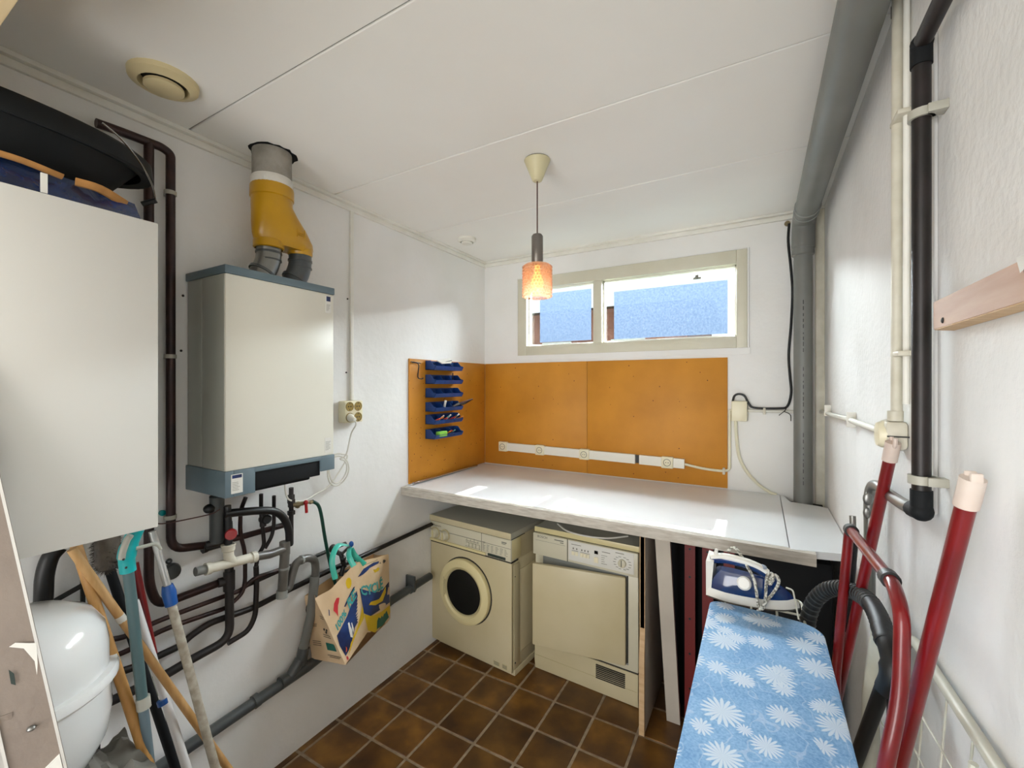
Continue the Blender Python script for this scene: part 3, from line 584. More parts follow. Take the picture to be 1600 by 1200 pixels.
mb = MB().tube([PX(318, 856, .03), PX(346, 848, .03)], .0155, 14).tube([PX(316, 857, .03), PX(322, 855, .03)], .018, 8); cp.part('coupling', mb, 'pipe_black')
c2_ = Thing('copper_pipe', 'second copper pipe passing behind the cabinet and turning right near the brooms', 'pipe', (.03, .59, .7))
c2_.part('pipe', MB().tube(fillet([(.03, .590, 2.19), (.03, .590, .86), (.03, .612, .785), PX(352, 907, .03)], .05, 6), .0125, 14), 'copper')
run('copper_pipe', 'thin copper pipe, upper of the two below the blue mop collar', [(145, 1003), (196, 996), (236, 975), (268, 962), (352, 931), (378, 922), (397, 903, .045), (430, 893), (447, 886)], .0075, 'copper', .03, .05)
run('copper_pipe', 'thin copper pipe, lower of the two below the blue mop collar', [(150, 1035), (203, 1016), (238, 992), (268, 979), (350, 951), (360, 947)], .0075, 'copper', .03, .05)
run('copper_pipe', 'long dark copper pipe running to the wall behind the washing machine', [(120, 1070), (207, 1044), (243, 1027), (282, 1009), (296, 995), (326, 974), (398, 949), (436, 929), (457, 919), (520, 889), (590, 858), (674, 819)], .0105, 'copper_dark', .026, .05)
run('copper_pipe', 'dark copper pipe emerging left of the tap and going behind the grey trap', [(380, 917, .02), (440, 890, .02), (491, 870, .02), (540, 849, .02)], .008, 'copper_dark', .02, .03)
lpg = Thing('heating_pipe', 'thick dark pipe from the white waste tee down and away to the left', 'pipe', (.04, .8, .45))
lpg.part('pipe', MB().tube(fillet([PX(358, 880, .05), PX(359, 998, .05), PX(296, 1032, .045), PX(258, 1055, .04), PX(160, 1102, .03)], .045, 6), .0135, 14), 'pipe_black')
lpg.part('tee_fitting', MB().tube([PX(358, 893, .05), PX(358, 922, .05)], .0175, 14).tube([PX(352, 908, .045), PX(341, 911, .04)], .015, 12), 'pipe_black')
run('copper_pipe', 'dark pipe looping under the meter cluster, from the thick pipe up behind the tee', [(356, 1005), (388, 986), (399, 962), (401, 915), (400, 885)], .009, 'copper_dark', .035, .06)
run('copper_pipe', 'thin pipe bending down from the boiler through the white tee area', [(384, 777, .06), (376, 797, .05), (375, 834), (383, 862), (383, 908), (379, 927), (362, 943)], .0068, 'copper', .04, .05)
run('copper_pipe', 'dark pipe from the boiler with a round black valve on it', [(408, 772, .07), (408, 805, .06), (411, 830), (413, 852), (404, 866), (400, 885)], .0068, 'copper_dark', .05, .03)
run('copper_pipe', 'dark pipe just left of the tap column, curving to the valve pipe', [(428, 775, .07), (428, 820), (425, 838), (414, 857)], .0065, 'copper_dark', .05, .03)
run('copper_pipe', 'short brown pipe crossing behind the black siphon hose', [(350, 846), (380, 838), (452, 818)], .0105, 'copper', .035, .03)
va = Thing('stop_valve', 'round black valve hanging below the boiler', 'valve', PX(411, 811, .07))
va.part('body', MB().ball(PX(412, 811, .07), .017).tube([PX(410, 796, .07), PX(411, 822, .07)], .011, 12), 'pipe_black'); va.part('hand_wheel', MB().lathe([(0, 0), (.016, 0), (.017, .006), (.012, .012), (0, .012)], PX(416, 811, .085), (1, -.3, 0), 12), 'black')
tp = Thing('filling_tap', 'brass filling tap with red lever right under the boiler', 'tap', PX(455, 850, .05))
tp.part('riser', MB().tube([PX(455, 762, .06), PX(455, 850, .05)], .0085, 12), 'pipe_black')
for y, r in ((783, .014), (789, .012), (801, .014), (776, .0125)): tp.part('nut', MB().tube([PX(455, y-3, .06), PX(455, y+3, .06)], r, 6), 'pipe_black')
tp.part('tap_body', MB().tube([PX(458, 789, .07), PX(472, 787, .085), PX(486, 784, .09)], [.008, .0075, .0055], 10).tube([PX(464, 791, .07), PX(467, 787, .08)], .011, 8).tube([PX(484, 785, .09), PX(488, 784, .09)], .0075, 6), 'brass')
tp.part('lever', MB().tube([PX(478, 785, .1), PX(479, 801, .1)], .0055, 8).ball(PX(478, 785, .1), .009), 'knob_red')
run('garden_hose', 'dark green hose from the tap down behind the shopping bag', [(488, 783, .09), (497, 789, .095), (502, 805, .09), (508, 842, .07), (516, 882, .05), (524, 912, .04)], .0068, 'hose_green', .06, n=10, cat='hose', smooth=True)
run('siphon_hose', 'black flexible hose arching under the boiler into the grey waste pipe', [(350, 803, .10), (378, 800, .10), (405, 798, .10), (428, 799, .10), (443, 809, .095), (451, 828, .09), (452, 852, .085)], .0135, 'black', .1, n=14, cat='hose', smooth=True)
ct = Thing('condensate_drain', 'fat black drain pipe dropping from the boiler beside the red knob', 'pipe', PX(338, 850, .08))
ct.part('pipe', MB().tube([PX(339, 775, .09), PX(339, 846, .07)], .021, 18), 'pvc_dark'); ct.part('cap', MB().ball(PX(327, 795, .09), .017, (1, 1, .9)), 'black')
ct.part('elbow', MB().tube(fillet([PX(355, 790, .1), PX(357, 830, .1), PX(357, 850, .1)], .01), .0115, 12), 'black')
ct.part('bend', MB().tube([PX(322, 852, .06), PX(356, 844, .08)], .0125, 12), 'pipe_black')
gd = Thing('red_knob', 'round red valve knob above the white waste tee', 'knob', PX(361, 842, .12))
gd.part('knob', MB().lathe([(0, .02), (.015, .02), (.0175, .015), (.0175, 0), (.012, -.004), (.006, -.01), (.006, -.03)], PX(361, 834, .11), (1, -.55, .1), 22), 'knob_red')
gd.part('stem', MB().tube([PX(358, 815, .1), PX(359, 842, .1)], .010, 12), 'black')
# white tee and grey trap
wt_ = Thing('waste_tee', 'white plastic waste tee with an open upright funnel', 'pipe', PX(358, 885, .10))
A0, A1 = PX(323, 889, .10), PX(398, 870, .10); dr = (A1-A0).normalized()
wt_.part('body', MB().tube([A0, A1], .0155, 20), 'old_white')
wt_.part('socket_ring', MB().tube([A0-dr*.004, A0+dr*.01], .019, 20).tube([A1-dr*.012, A1+dr*.004], .019, 20), 'old_white')
wt_.part('branch', MB().tube(fillet([PX(366, 880, .10), PX(357, 872, .10), PX(357, 852, .10)], .02), .0155, 20), 'old_white')
wt_.part('funnel', MB().lathe([(.0155, -.02), (.019, -.016), (.019, -.004), (.0215, 0), (.0215, .004), (.017, .004), (.016, -.01), (0, -.012)], PX(357, 852, .10), n=22), 'old_white')
wt_.part('stub_pipe', MB().tube([A0-dr*.032, A0], .0138, 20), 'pvc_grey')
tr_ = Thing('drain_trap', 'brown-grey plastic trap curving to the downpipe behind the bag', 'pipe', PX(470, 1040, .05))
tr_.part('socket', MB().tube([PX(445, 846, .085), PX(445, 866, .085)], .0185, 20), 'pvc_brown')
tr_.part('branch', MB().tube([PX(398, 870, .10), PX(422, 866, .095), PX(444, 858, .088)], .0145, 20), 'pvc_brown')
tr_.part('body', MB().tube([PX(446, 852, .085), PX(441, 928, .07)], .0170, 20), 'pvc_brown')
tr_.part('bottom_cap', MB().tube([PX(441, 922, .07), PX(440, 934, .07)], .0195, 12), 'pvc_ring')
tr_.part('return_bend', MB().tube(catmull([PX(444, 921, .07), PX(451, 917, .07), (PX(454, 908, .07)), PX(458, 893, .07), PX(462, 882, .07), PX(470, 875, .07), PX(482, 872, .068), PX(491, 876, .066), PX(493, 890, .064), PX(492, 912, .062)], 5), .0150, 18), 'pvc_brown')
tr_.part('ring', MB().tube([PX(470, 875, .07), PX(473, 874, .07)], .0175, 18).tube([PX(444, 886, .078), PX(444, 889, .078)], .019, 18), 'pvc_ring')
tr_.part('downpipe', MB().tube([PX(492, 900, .063), PX(486, 960, .055), PX(472, 1022, .05)], .0178, 20), 'pvc_grey')
tr_.part('downpipe_collar', MB().tube([PX(475, 1012, .05), PX(469, 1038, .05)], .0215, 20), 'pvc_dark')
dp = Thing('drain_pipe', 'long sloping grey drain pipe low on the left wall', 'pipe', (.04, 1.1, .3))
q_ = [PX(120, 1290, .04), PX(300, 1163, .04), PX(330, 1143, .04), PX(480, 1042, .04), PX(612, 938, .035), PX(672, 900, .035)]
dp.part('pipe', MB().tube(q_, .0195, 20), 'pvc_dark'); dp.part('wye', MB().tube([PX(469, 1030, .05), PX(455, 1055, .045)], .021, 20).tube([PX(438, 1068, .042), PX(480, 1040, .042)], .0235, 20), 'pvc_dark')
dp.part('collar', MB().tube([PX(404, 1092, .04), PX(396, 1098, .04)], .0235, 20).tube([PX(640, 921, .036), PX(646, 917, .036)], .023, 20), 'pvc_dark')
dp.part('pipe_clip', MB().box(.0, .06, PX(643, 919, .036).y-.006, PX(643, 919, .036).y+.006, .375, .455, .002), 'pvc_dark')
gm = Thing('gas_cock', 'round dark cap fitting on the wall beside the mop pole', 'fitting', PX(267, 890, .03))
gm.part('flange', MB().lathe([(0, 0), (.024, 0), (.026, .008), (.022, .02), (0, .022)], PX(266, 892, .005), (1, 0, 0), 18), 'pvc_dark'); gm.part('lug', MB().ball(PX(264, 877, .015), .009).ball(PX(276, 884, .015), .007), 'pvc_dark')
run('cable', 'thin brown cable from the cabinet side to the boiler corner', [(240, 818, .05), (258, 818, .05), (290, 812, .08), (330, 803, .14), (343, 796, .2)], .0018, 'cord_brown', .1, n=6, cat='cable', smooth=True)
solo('wall_anchor', MB().lathe([(0, 0), (.008, 0), (.009, .01), (0, .012)], PX(252, 801, .002), (1, 0, 0), 12), 'teal', 'small turquoise knob just right of the cabinet', 'hook')
# nails / screws
for i, (px_, py_) in enumerate(((286, 462), (283, 548), (543, 467), (541, 582))):
    solo('screw', MB().ball(PX(px_, py_, .002), .004, seg=8), 'ink', ['dark screw in the wall at the boiler left, upper', 'dark screw in the wall at the boiler left, lower', 'dark screw beside the conduit, upper', 'dark screw beside the conduit, lower'][i], 'screw')
# ---------------------------------------------------------------- shopping bag
sbg = Thing('shopping_bag', 'kraft shopping bag printed 100% RECYCLÉ hanging from the wall valve', 'bag', (.12, 1.25, .36))
F0, F1 = PX(540, 1039, .225), PX(492, 935, .115); M0, M1 = PX(574, 988, .165), PX(553, 880, .16); C0, C1 = PX(610, 966, .085), PX(607, 866, .095)
G0, G1 = PX(487, 1029, .035), PX(476, 931, .030); D0, D1 = Vector((.03, 1.47, C0.z+.01)), Vector((.03, 1.46, C1.z-.0))
def face(s, t):
    if s <= 1: a, b_, c, d_ = F0, M0, F1, M1; u = s
    else: a, b_, c, d_ = M0, C0, M1, C1; u = s-1
    lo_ = a.lerp(b_, u); hi_ = c.lerp(d_, u)
    if s <= 1: hi_ = hi_+Vector((0, 0, -.018*sin(pi*u)))
    else: lo_ = lo_+Vector((0, 0, -.022*sin(pi*u)))
    p = lo_.lerp(hi_, t); bul = .012*sin(pi*t)*sin(pi*u)
    return p+Vector((bul+.006*noise.noise(Vector((s*4, t*4, 1))), -bul*.3, 0))
def fnorm(s, t):
    e_ = .01; a = face(min(s+e_, 2), t)-face(max(s-e_, 0), t); b_ = face(s, min(t+e_, 1))-face(s, max(t-e_, 0)); n_ = a.cross(b_).normalized()
    return n_ if n_.x > 0 else -n_
def on(s, t, off=.0016): s_ = max(0.0, min(2.0, s)); return face(s_, t)+fnorm(s_, t)*off
def sheet(fn, nu, nv, u0, u1):
    mb = MB(); g = [[mb.bm.verts.new(fn(u0+(u1-u0)*i/nu, j/nv)) for j in range(nv+1)] for i in range(nu+1)]
    for i in range(nu):
        for j in range(nv): mb.bm.faces.new([g[i][j], g[i+1][j], g[i+1][j+1], g[i][j+1]])
    return mb
sbg.part('front_panel', sheet(face, 24, 14, 0, 2), 'kraft')
def gus(u, t):
    lo_ = G0.lerp(F0, u); hi_ = G1.lerp(F1, u); p = lo_.lerp(hi_, t); return p+Vector((0, .02*sin(pi*u)*t+.003*noise.noise(Vector((u*5, t*5, 3))), 0))
sbg.part('side_gusset', sheet(gus, 8, 12, 0, 1), 'kraft')
def gusr(u, t): lo_ = C0.lerp(D0, u); hi_ = C1.lerp(D1, u); return lo_.lerp(hi_, t)-Vector((0, .015*sin(pi*u), 0))
sbg.part('far_gusset', sheet(gusr, 6, 6, 0, 1), 'kraft')
def back(u, t): lo_ = G0.lerp(D0, u); hi_ = G1.lerp(D1, u); return lo_.lerp(hi_, t)+Vector((0, 0, .012*sin(pi*u)*t))
sbg.part('back_panel', sheet(back, 8, 6, 0, 1), 'kraft_inside')
sbg.part('base', MB().poly([G0, F0, M0, C0, D0]), 'kraft')
def blob(pts, m, nm='print', off=.0016, sub=True):
    """a flat printed shape laid over the bag front; each edge and the inside follow the surface"""
    mb = MB(); cx = sum(p[0] for p in pts)/len(pts); cy_ = sum(p[1] for p in pts)/len(pts); n_ = len(pts); K = 4; rings = []
    for k in range(K+1):
        f_ = k/K; rings.append([mb.bm.verts.new(on(cx+(p[0]-cx)*f_, cy_+(p[1]-cy_)*f_, off)) for p in pts] if k else None)
    c = mb.bm.verts.new(on(cx, cy_, off))
    for i in range(n_):
        j = (i+1) % n_; mb.bm.faces.new([c, rings[1][i], rings[1][j]])
        for k in range(1, K): mb.bm.faces.new([rings[k][i], rings[k+1][i], rings[k+1][j], rings[k][j]])
    sbg.part(nm, mb, m)
jag = [(.12, .36), (.06, .24), (.10, .1), (.22, .06), (.30, .14), (.42, .20), (.55, .26)]
jr = []
for i in range(9): jr += [(.60+.028*i, .28+.036*i), (.74+.022*i, .30+.036*i)]
blob([(.10, .40), (.06, .26), (.10, .08), (.24, .10), (.40, .16)]+jr+[(.92, .66), (.74, .60), (.5, .52), (.28, .46)], 'print_navy', 'print_landscape')
blob([(.18, .05), (.4, .13), (.7, .2), (.99, .24), (.99, .40), (.86, .30), (.6, .22), (.36, .16)], 'print_yellow', 'print_ground')
blob([(.40, .24), (.46, .20), (.50, .3), (.49, .44), (.45, .44), (.41, .34)], 'print_white', 'print_leaf', .0026)
blob([(.52, .24), (.56, .3), (.555, .4), (.53, .4), (.51, .32)], 'print_white', 'print_leaf', .0026)
blob([(.16+.05*cos(a/8*2*pi), .16+.045*sin(a/8*2*pi)) for a in range(8)], 'print_orange', 'print_spot', .0028)
blob([(.12+.03*cos(a/6*2*pi), .04+.03*sin(a/6*2*pi)) for a in range(6)], 'print_red', 'print_spot', .0028)
blob([(.78+.07*cos(a/10*2*pi), .86+.07*sin(a/10*2*pi)) for a in range(10)], 'print_yellow', 'print_sun')
blob([(.26, .72), (.33, .80), (.42, .845), (.48, .82), (.44, .77), (.40, .74), (.36, .68), (.31, .60), (.30, .66)], 'print_red', 'print_bird')
blob([(.52, .66), (.66, .715), (.86, .75), (.9, .735), (.7, .69), (.55, .64)], 'print_navy', 'print_branch')
blob([(.12, .70), (.17, .78), (.18, .76), (.135, .69)], 'print_navy', 'print_branch')
blob([(1.02, .80), (1.2, .90), (1.5, .945), (1.66, .945), (1.64, .92), (1.4, .9), (1.15, .82)], 'print_navy', 'print_branch')
blob([(1.02, .64), (1.0, .28), (1.2, .24), (1.5, .28), (1.98, .26), (1.98, .58), (1.7, .54), (1.4, .56), (1.2, .60)], 'print_navy', 'print_night')
blob([(1.18, .40), (1.4, .375), (1.65, .39), (1.8, .47), (1.82, .56), (1.72, .5), (1.5, .43), (1.25, .44)], 'print_yellow', 'print_banana', .0028)
blob([(1.02, .03), (1.0, .26), (1.3, .24), (1.6, .25), (1.98, .22), (1.98, .10), (1.6, .03), (1.3, -.01)], 'print_yellow', 'print_ground', .0022)
hd = [(1.35, .04)]+[(1.40+.06*i, .15+(.045 if i % 2 else 0)) for i in range(8)]+[(1.9, .06), (1.6, .03)]
blob(hd, 'print_green', 'print_hedge', .003)
blob([(1.45, .86), (1.52, .84), (1.6, .87), (1.66, .85), (1.62, .82), (1.5, .81)], 'print_yellow', 'print_leaf')
def bagtext(txt, s0, t0, size, sl, m, aspect=1.0, off=.0034):
    sbg.part('lettering', lettering(txt, 1.0, lambda x, y: on(s0+x*size*aspect, t0+x*size*sl+y*size*.9, off), bold=.035), m, smooth=False)
bagtext('100%', .13, .45, .13, .35, 'print_teal', 1.35)
bagtext('RE', .60, .575, .20, .12, 'print_teal', 1.25)
bagtext('CYCLÉ', 1.03, .54, .20, .04, 'print_teal', 1.15)
lg = MB()
for P in ([(1.72, .93), (1.66, .915), (1.72, .90), (1.70, .915)], [(1.78, .94), (1.84, .94), (1.9, .917), (1.83, .895), (1.78, .895), (1.81, .908), (1.76, .917), (1.81, .927)]): lg.poly([on(a, b_) for a, b_ in P])
sbg.part('print_emblem', lg, 'ink', label='small black arrow emblem')
ln_ = MB()
def dash(a, b_, f, wd=.004):
    ln_.poly([f(*a)+Vector((0, 0, wd/2)), f(*b_)+Vector((0, 0, wd/2)), f(*b_)-Vector((0, 0, wd/2)), f(*a)-Vector((0, 0, wd/2))])
dash((1.25, .885+.06), (1.5, .93+.03), on, .0015); dash((1.5, .925+.03), (1.62, .95+.02), on, .0015)
G_ = lambda u, t: gus(u, t)+Vector((.001, -.0028, 0))
for u0, u1, t_ in ((.12, .4, .30), (.12, .4, .27), (.12, .4, .24), (.1, .35, .56), (.1, .33, .53), (.55, .9, .42), (.55, .9, .39), (.62, .9, .70), (.62, .88, .67), (.55, .98, .115), (.6, .92, .09)): dash((u0, t_), (u1, t_), G_, .0022)
for u, t_ in ((.66, .50), (.80, .50), (.73, .46)): 
    c = G_(u, t_); ln_.poly([c+Vector((.005*cos(k/7*2*pi), 0, .005*sin(k/7*2*pi))) for k in range(7)])
for k in range(10):
    a, b_ = k/10*5.2, (k+1)/10*5.2; f2 = lambda a_, r_: G_(.16+r_*cos(a_), .78+r_*.6*sin(a_)); ln_.poly([f2(a, .16), f2(b_, .16), f2(b_, .12), f2(a, .12)])
sbg.part('gusset_print', ln_, 'ink', label='small panda drawing and lines of print', smooth=False)
sq = MB().poly([G_(.58, .30), G_(.9, .30), G_(.9, .19), G_(.58, .19)]); sbg.part('gusset_stamp', sq, 'print_green')
hk = PX(547, 853, .10)
for P in ([PX(524, 905, .14), PX(519, 880, .13), PX(522, 862, .12), PX(531, 851, .11), hk, ], [PX(553, 885, .17), PX(545, 868, .14), hk], [PX(549, 858, .11), PX(556, 870, .14), PX(570, 882, .155)]):
    sbg.part('strap', MB().tube(catmull(P, 6), .011, 8, flat=.25), 'strap_teal')
vl = Thing('wall_valve', 'black wall valve with a blue tap knob that carries the bag', 'valve', PX(533, 885, .03))
vl.part('body', MB().tube([PX(521, 860, .02), PX(533, 866, .05), PX(538, 886, .05)], .0105, 10).ball(PX(520, 857, .03), .018, (.7, 1, 1)).ball(PX(536, 873, .055), .013), 'black')
vl.part('spindle', MB().tube([PX(534, 866, .05), PX(548, 852, .12)], .006, 8), 'steel'); vl.part('knob', MB().ball(PX(549, 850, .12), .011, (1, .8, 1.1)), 'plastic_blue')
vl.part('outlet', MB().tube([PX(538, 880, .05), PX(533, 900, .05)], .009, 10).tube([PX(530, 896, .05), PX(548, 890, .05)], .006, 8), 'black')
# ---------------------------------------------------------------- brooms, mops and poles in the left corner
def pole(px0_, py0_, x0, px1_, py1_, x1, z_end=None):
    a = PX(px0_, py0_, x0); b_ = PX(px1_, py1_, x1)
    d_ = b_-a; t_ = (a.z-.002)/(a.z-b_.z); return a, a+d_*t_*(1 if z_end is None else z_end)
def at(a, b_, z): return a.lerp(b_, (a.z-z)/(a.z-b_.z))
a, b_ = pole(118, 850, .16, 228, 1200, .30); t1_ = Thing('broom', 'wooden broom handle nearest the white vessel', 'broom', b_)
t1_.part('handle', MB().tube([a, b_+Vector((0, 0, .05))], .0115, 14), 'wood_handle'); t1_.part('broom_head', MB().box(b_.x-.035, b_.x+.035, b_.y-.12, b_.y+.12, .045, .075, .008), 'wood_handle'); t1_.part('bristles', MB().hexa([(b_.x-.05, b_.y-.14, .001), (b_.x+.05, b_.y-.14, .001), (b_.x+.05, b_.y+.14, .001), (b_.x-.05, b_.y+.14, .001), (b_.x-.03, b_.y-.115, .046), (b_.x+.03, b_.y-.115, .046), (b_.x+.03, b_.y+.115, .046), (b_.x-.03, b_.y+.115, .046)]), 'black_matt', kind='stuff')
a, b_ = pole(112, 858, .19, 348, 1200, .24); t2_ = Thing('mop', 'paler wooden handle leaning crosswise behind the turquoise mop', 'mop', b_)
t2_.part('handle', MB().tube([a, b_+Vector((0, 0, .03))], .0098, 14), 'wood_handle_light'); c = a.lerp(b_, .30); t2_.part('sticker', MB().tube([PX(186, 962, .203), PX(192, 970, .204)], .0105, 14), 'label_white')
t2_.part('mop_head', MB().lathe([(.012, .06), (.03, .05), (.06, .02), (.07, .002), (0, .002)], (b_.x, b_.y, 0), n=14), 'grey_grip')
a, b_ = pole(200, 890, .26, 234, 1200, .30); t3_ = Thing('spray_mop', 'grey-green mop pole with a turquoise pistol grip', 'mop', b_)
t3_.part('pole', MB().tube([a, at(a, b_, .66)], .0115, 14), 'pole_green'); t3_.part('lower_pole', MB().tube([at(a, b_, .67), b_+Vector((0, 0, .03))], .0105, 14), 'boiler_blue')
cc = PX(224, 1098, .288); dcc = (b_-a).normalized(); t3_.part('collar', MB().tube([cc-dcc*.014, cc+dcc*.014], .0145, 16), 'grey_grip')
g0, g1 = PX(199, 895, .26), PX(213, 820, .27)
t3_.part('grip', MB().tube(catmull([PX(200, 893, .26), PX(198, 870, .26), PX(203, 850, .262), PX(213, 826, .27)], 6), [.0165]*6+[.019]*6+[.017]*7, 14), 'teal')
t3_.part('grip_inlay', MB().tube(catmull([PX(190, 873, .272), PX(192, 862, .276), PX(198, 845, .283), PX(204, 836, .287)], 5), .0075, 10), 'grey_grip')
t3_.part('trigger', MB().tube(catmull([PX(212, 857, .275), PX(228, 853, .275), PX(243, 850, .275), PX(252, 858, .275)], 5), [.0048]*12+[.0035]*4, 8), 'grey_grip', label='pale grey curved trigger')
t3_.part('grip_screw', MB().ball(PX(197, 887, .277), .0028, seg=6).ball(PX(193, 874, .279), .003, seg=6), 'ink')
t3_.part('mop_plate', MB().box(b_.x-.06, b_.x+.06, b_.y-.16, b_.y+.16, .003, .03, .01), 'pole_green')
a, b_ = pole(238, 830, .20, 335, 1200, .29); t4_ = Thing('telescopic_pole', 'telescopic mop pole, silver above and dirty grey below a blue collar', 'mop', b_)
k1 = PX(262, 917, .222); t4_.part('upper_tube', MB().tube([a, k1], .0088, 14), 'alu'); k2 = PX(268, 945, .228)
t4_.part('collar', MB().tube([k1-(k2-k1)*.1, k1.lerp(k2, .3), k2], [.0125, .0165, .0145], 14), 'plastic_blue'); t4_.part('lower_tube', MB().tube([k2, b_+Vector((0, 0, .02))], .0108, 14), 'pole_dirty')
t4_.part('mop_head', MB().box(b_.x-.05, b_.x+.05, b_.y-.14, b_.y+.14, .003, .022, .006), 'plastic_blue')
a, b_ = pole(217, 962, .12, 290, 1200, .24); t5_ = Thing('squeegee', 'white pole with a blue ring half hidden behind the wooden handles', 'mop', b_)
t5_.part('pole', MB().tube([a+(a-b_)*.05, b_+Vector((0, 0, .02))], .0105, 14), 'pole_white'); rr = PX(254, 1097, .19); dd = (b_-a).normalized(); t5_.part('ring', MB().tube([rr-dd*.007, rr+dd*.007], .0125, 14), 'plastic_blue')
t5_.part('blade', MB().box(b_.x-.015, b_.x+.015, b_.y-.15, b_.y+.15, .002, .03, .004), 'black')
a, b_ = pole(210, 880, .06, 241, 1022, .10, ); t6_ = Thing('dustpan_handle', 'dark red tapered handle behind the turquoise mop', 'handle', b_)
k_ = PX(241, 1022, .10); t6_.part('handle', MB().tube([a, k_], [.010, .008], 12), 'red_paint'); t6_.part('rod', MB().tube([k_, b_], .006, 10), 'black')
a, b_ = pole(190, 960, .08, 272, 1200, .16); solo('pole', MB().tube([PX(165, 870, .06), b_], .0115, 12), 'black_matt', 'black pole slanting down behind the white pole', 'pole')
a, b_ = pole(176, 897, .06, 300, 1230, .12); solo('rod', MB().tube([a, at(a, b_, .55)], .0028, 8), 'clip', 'thin pale rod just left of the turquoise mop', 'rod')
# grey fluffy duster
mb = MB(); c0 = PX(165, 835, .12); c1 = PX(168, 892, .13)
for i in range(950):
    t_ = random.random(); p = c0.lerp(c1, t_); a = random.uniform(0, 2*pi); r0 = .030*(1 if t_ < .8 else (1-t_)*5)**.5; d_ = Vector((cos(a), sin(a), random.uniform(-.5, .3))).normalized()
    e_ = p+d_*(r0+random.uniform(.0, .012)); o_ = d_.orthogonal().normalized()*.0022; s_ = p+d_*r0*.55
    mb.poly([s_-o_, s_+o_, e_+Vector((0, 0, -.004))])
mb.lathe([(0, 0), (.022, .004), (.026, .02), (.026, .09), (0, .1)], c1-Vector((0, 0, -.004)), n=14)
solo('duster', mb, 'duster', 'grey fluffy duster hanging under the cabinet by the wooden handles', 'duster')
# dark straps and pipe of the vessel corner
cable('rubber_hose', 'thick black hose looping down behind the white vessel', [PX(92, 855, .04), PX(78, 872, .04), PX(70, 900, .04), PX(68, 935, .04), PX(64, 985, .04)], .0185, 'black', cat='hose', n=12)
br = Thing('vessel_bracket', 'black steel bracket and post behind the white vessel', 'bracket', (.03, .42, .3))
br.part('post', MB().tube([PX(154, 985, .025), PX(152, 1300, .025)], .006, 4).tube([PX(129, 905, .02), PX(130, 985, .02)], .006, 4), 'black'); br.part('arm', MB().tube([PX(66, 950, .03), PX(133, 912, .02)], .007, 8).tube([PX(60, 962, .06), PX(98, 958, .08), PX(103, 955, .08)], .009, 8), 'black')
# expansion vessel
ve = Thing('expansion_vessel', 'white enamelled expansion vessel on the left wall behind the ladder', 'vessel', (.205, .28, .53)); vc = (.205, .275, 0)
ve.part('upper_shell', MB().lathe([(0, .955), (.05, .952), (.10, .942), (.135, .922), (.155, .890), (.162, .85), (.163, .79)], vc, n=44), 'vessel_white')
ve.part('seam_ring', MB().lathe([(.163, .797), (.176, .795), (.180, .787), (.180, .775), (.174, .768), (.163, .766)], vc, n=44), 'vessel_white')
ve.part('lower_shell', MB().lathe([(.163, .768), (.168, .70), (.160, .64), (.135, .59), (.09, .555), (0, .54)], vc, n=44), 'vessel_white')
ve.part('wall_hanger', MB().box(0, .05, .2, .35, .62, .7, .003), 'black')
# grey cloth heap
mb = MB(); g = []
for i in range(25):
    row = []
    for j in range(19):
        u, v_ = i/24, j/18; x = .20+.23*u; y = .30+.18*v_; edge = min(u, 1-u, v_, 1-v_)
        z = .57+.012*sin(u*11+v_*7)+.03*noise.noise(Vector((u*3.2, v_*5, 2)))+.02*noise.noise(Vector((u*9, v_*9, 5))); z = z if edge > .03 else .05
        row.append(mb.bm.verts.new((x, y, z)))
    g.append(row)
for i in range(24):
    for j in range(18): mb.bm.faces.new([g[i][j], g[i+1][j], g[i+1][j+1], g[i][j+1]])
ch = Thing('laundry_bin', 'laundry bin covered with a crumpled grey cloth below the vessel', 'bin', (.31, .39, 0))
ch.part('cloth_cover', mb, 'cloth_grey'); ch.part('bin_body', MB().box(.21, .42, .31, .47, .0, .53, .02), 'cloth_grey')
# ladder
ld = Thing('step_ladder', 'worn aluminium ladder standing in front of the white cabinet', 'ladder', (.5, .3, 0))
def fr(r, u, f): return CAM+Vector((r*f*cos(YAW)-f*sin(YAW), f*cos(YAW)+r*f*sin(YAW), u*f))
e0 = fr((105-800)/FPX, -(1200-600)/FPX, .80); e1 = fr((0-800)/FPX, -(745-600)/FPX, .80); dl = (e1-e0)/(e1.z-e0.z)
wdir = Vector((-.20, -.98, 0)).normalized(); tdir = Vector((-.98, .20, 0)).normalized()
def stile(off):
    B_ = e0-dl*e0.z+off; T_ = B_+dl*1.5
    q = ld.part('stile', MB().hexa([B_, B_+wdir*.068, B_+wdir*.068+tdir*.022, B_+tdir*.022, T_, T_+wdir*.068, T_+wdir*.068+tdir*.022, T_+tdir*.022]), 'ladder_alu')
    n_ = tdir*-.003
    for w0, w1 in ((0, .004), (.064, .068)): ld.part('stile_lip', MB().hexa([B_+wdir*w0+n_, B_+wdir*w1+n_, B_+wdir*w1, B_+wdir*w0, T_+wdir*w0+n_, T_+wdir*w1+n_, T_+wdir*w1, T_+wdir*w0]), 'ladder_edge', q)
    return B_, T_, q
B_, T_, q1 = stile(Vector((0, 0, 0))); B2, T2, q2 = stile(wdir*.40)
for k in range(6):
    f_ = (.2+.22*k)/1.5; p = B_.lerp(T_, f_)+wdir*.05; r_ = B2.lerp(T2, f_)+wdir*.01
    ld.part('rung', MB().hexa([p+tdir*.002, r_+tdir*.002, r_+tdir*.07, p+tdir*.07, p+tdir*.002+Vector((0, 0, .022)), r_+tdir*.002+Vector((0, 0, .022)), r_+tdir*.07+Vector((0, 0, .022)), p+tdir*.07+Vector((0, 0, .022))]), 'ladder_alu')
def onst(w_, z): p = B_.lerp(T_, z/1.5); return p+wdir*w_-tdir*.0035
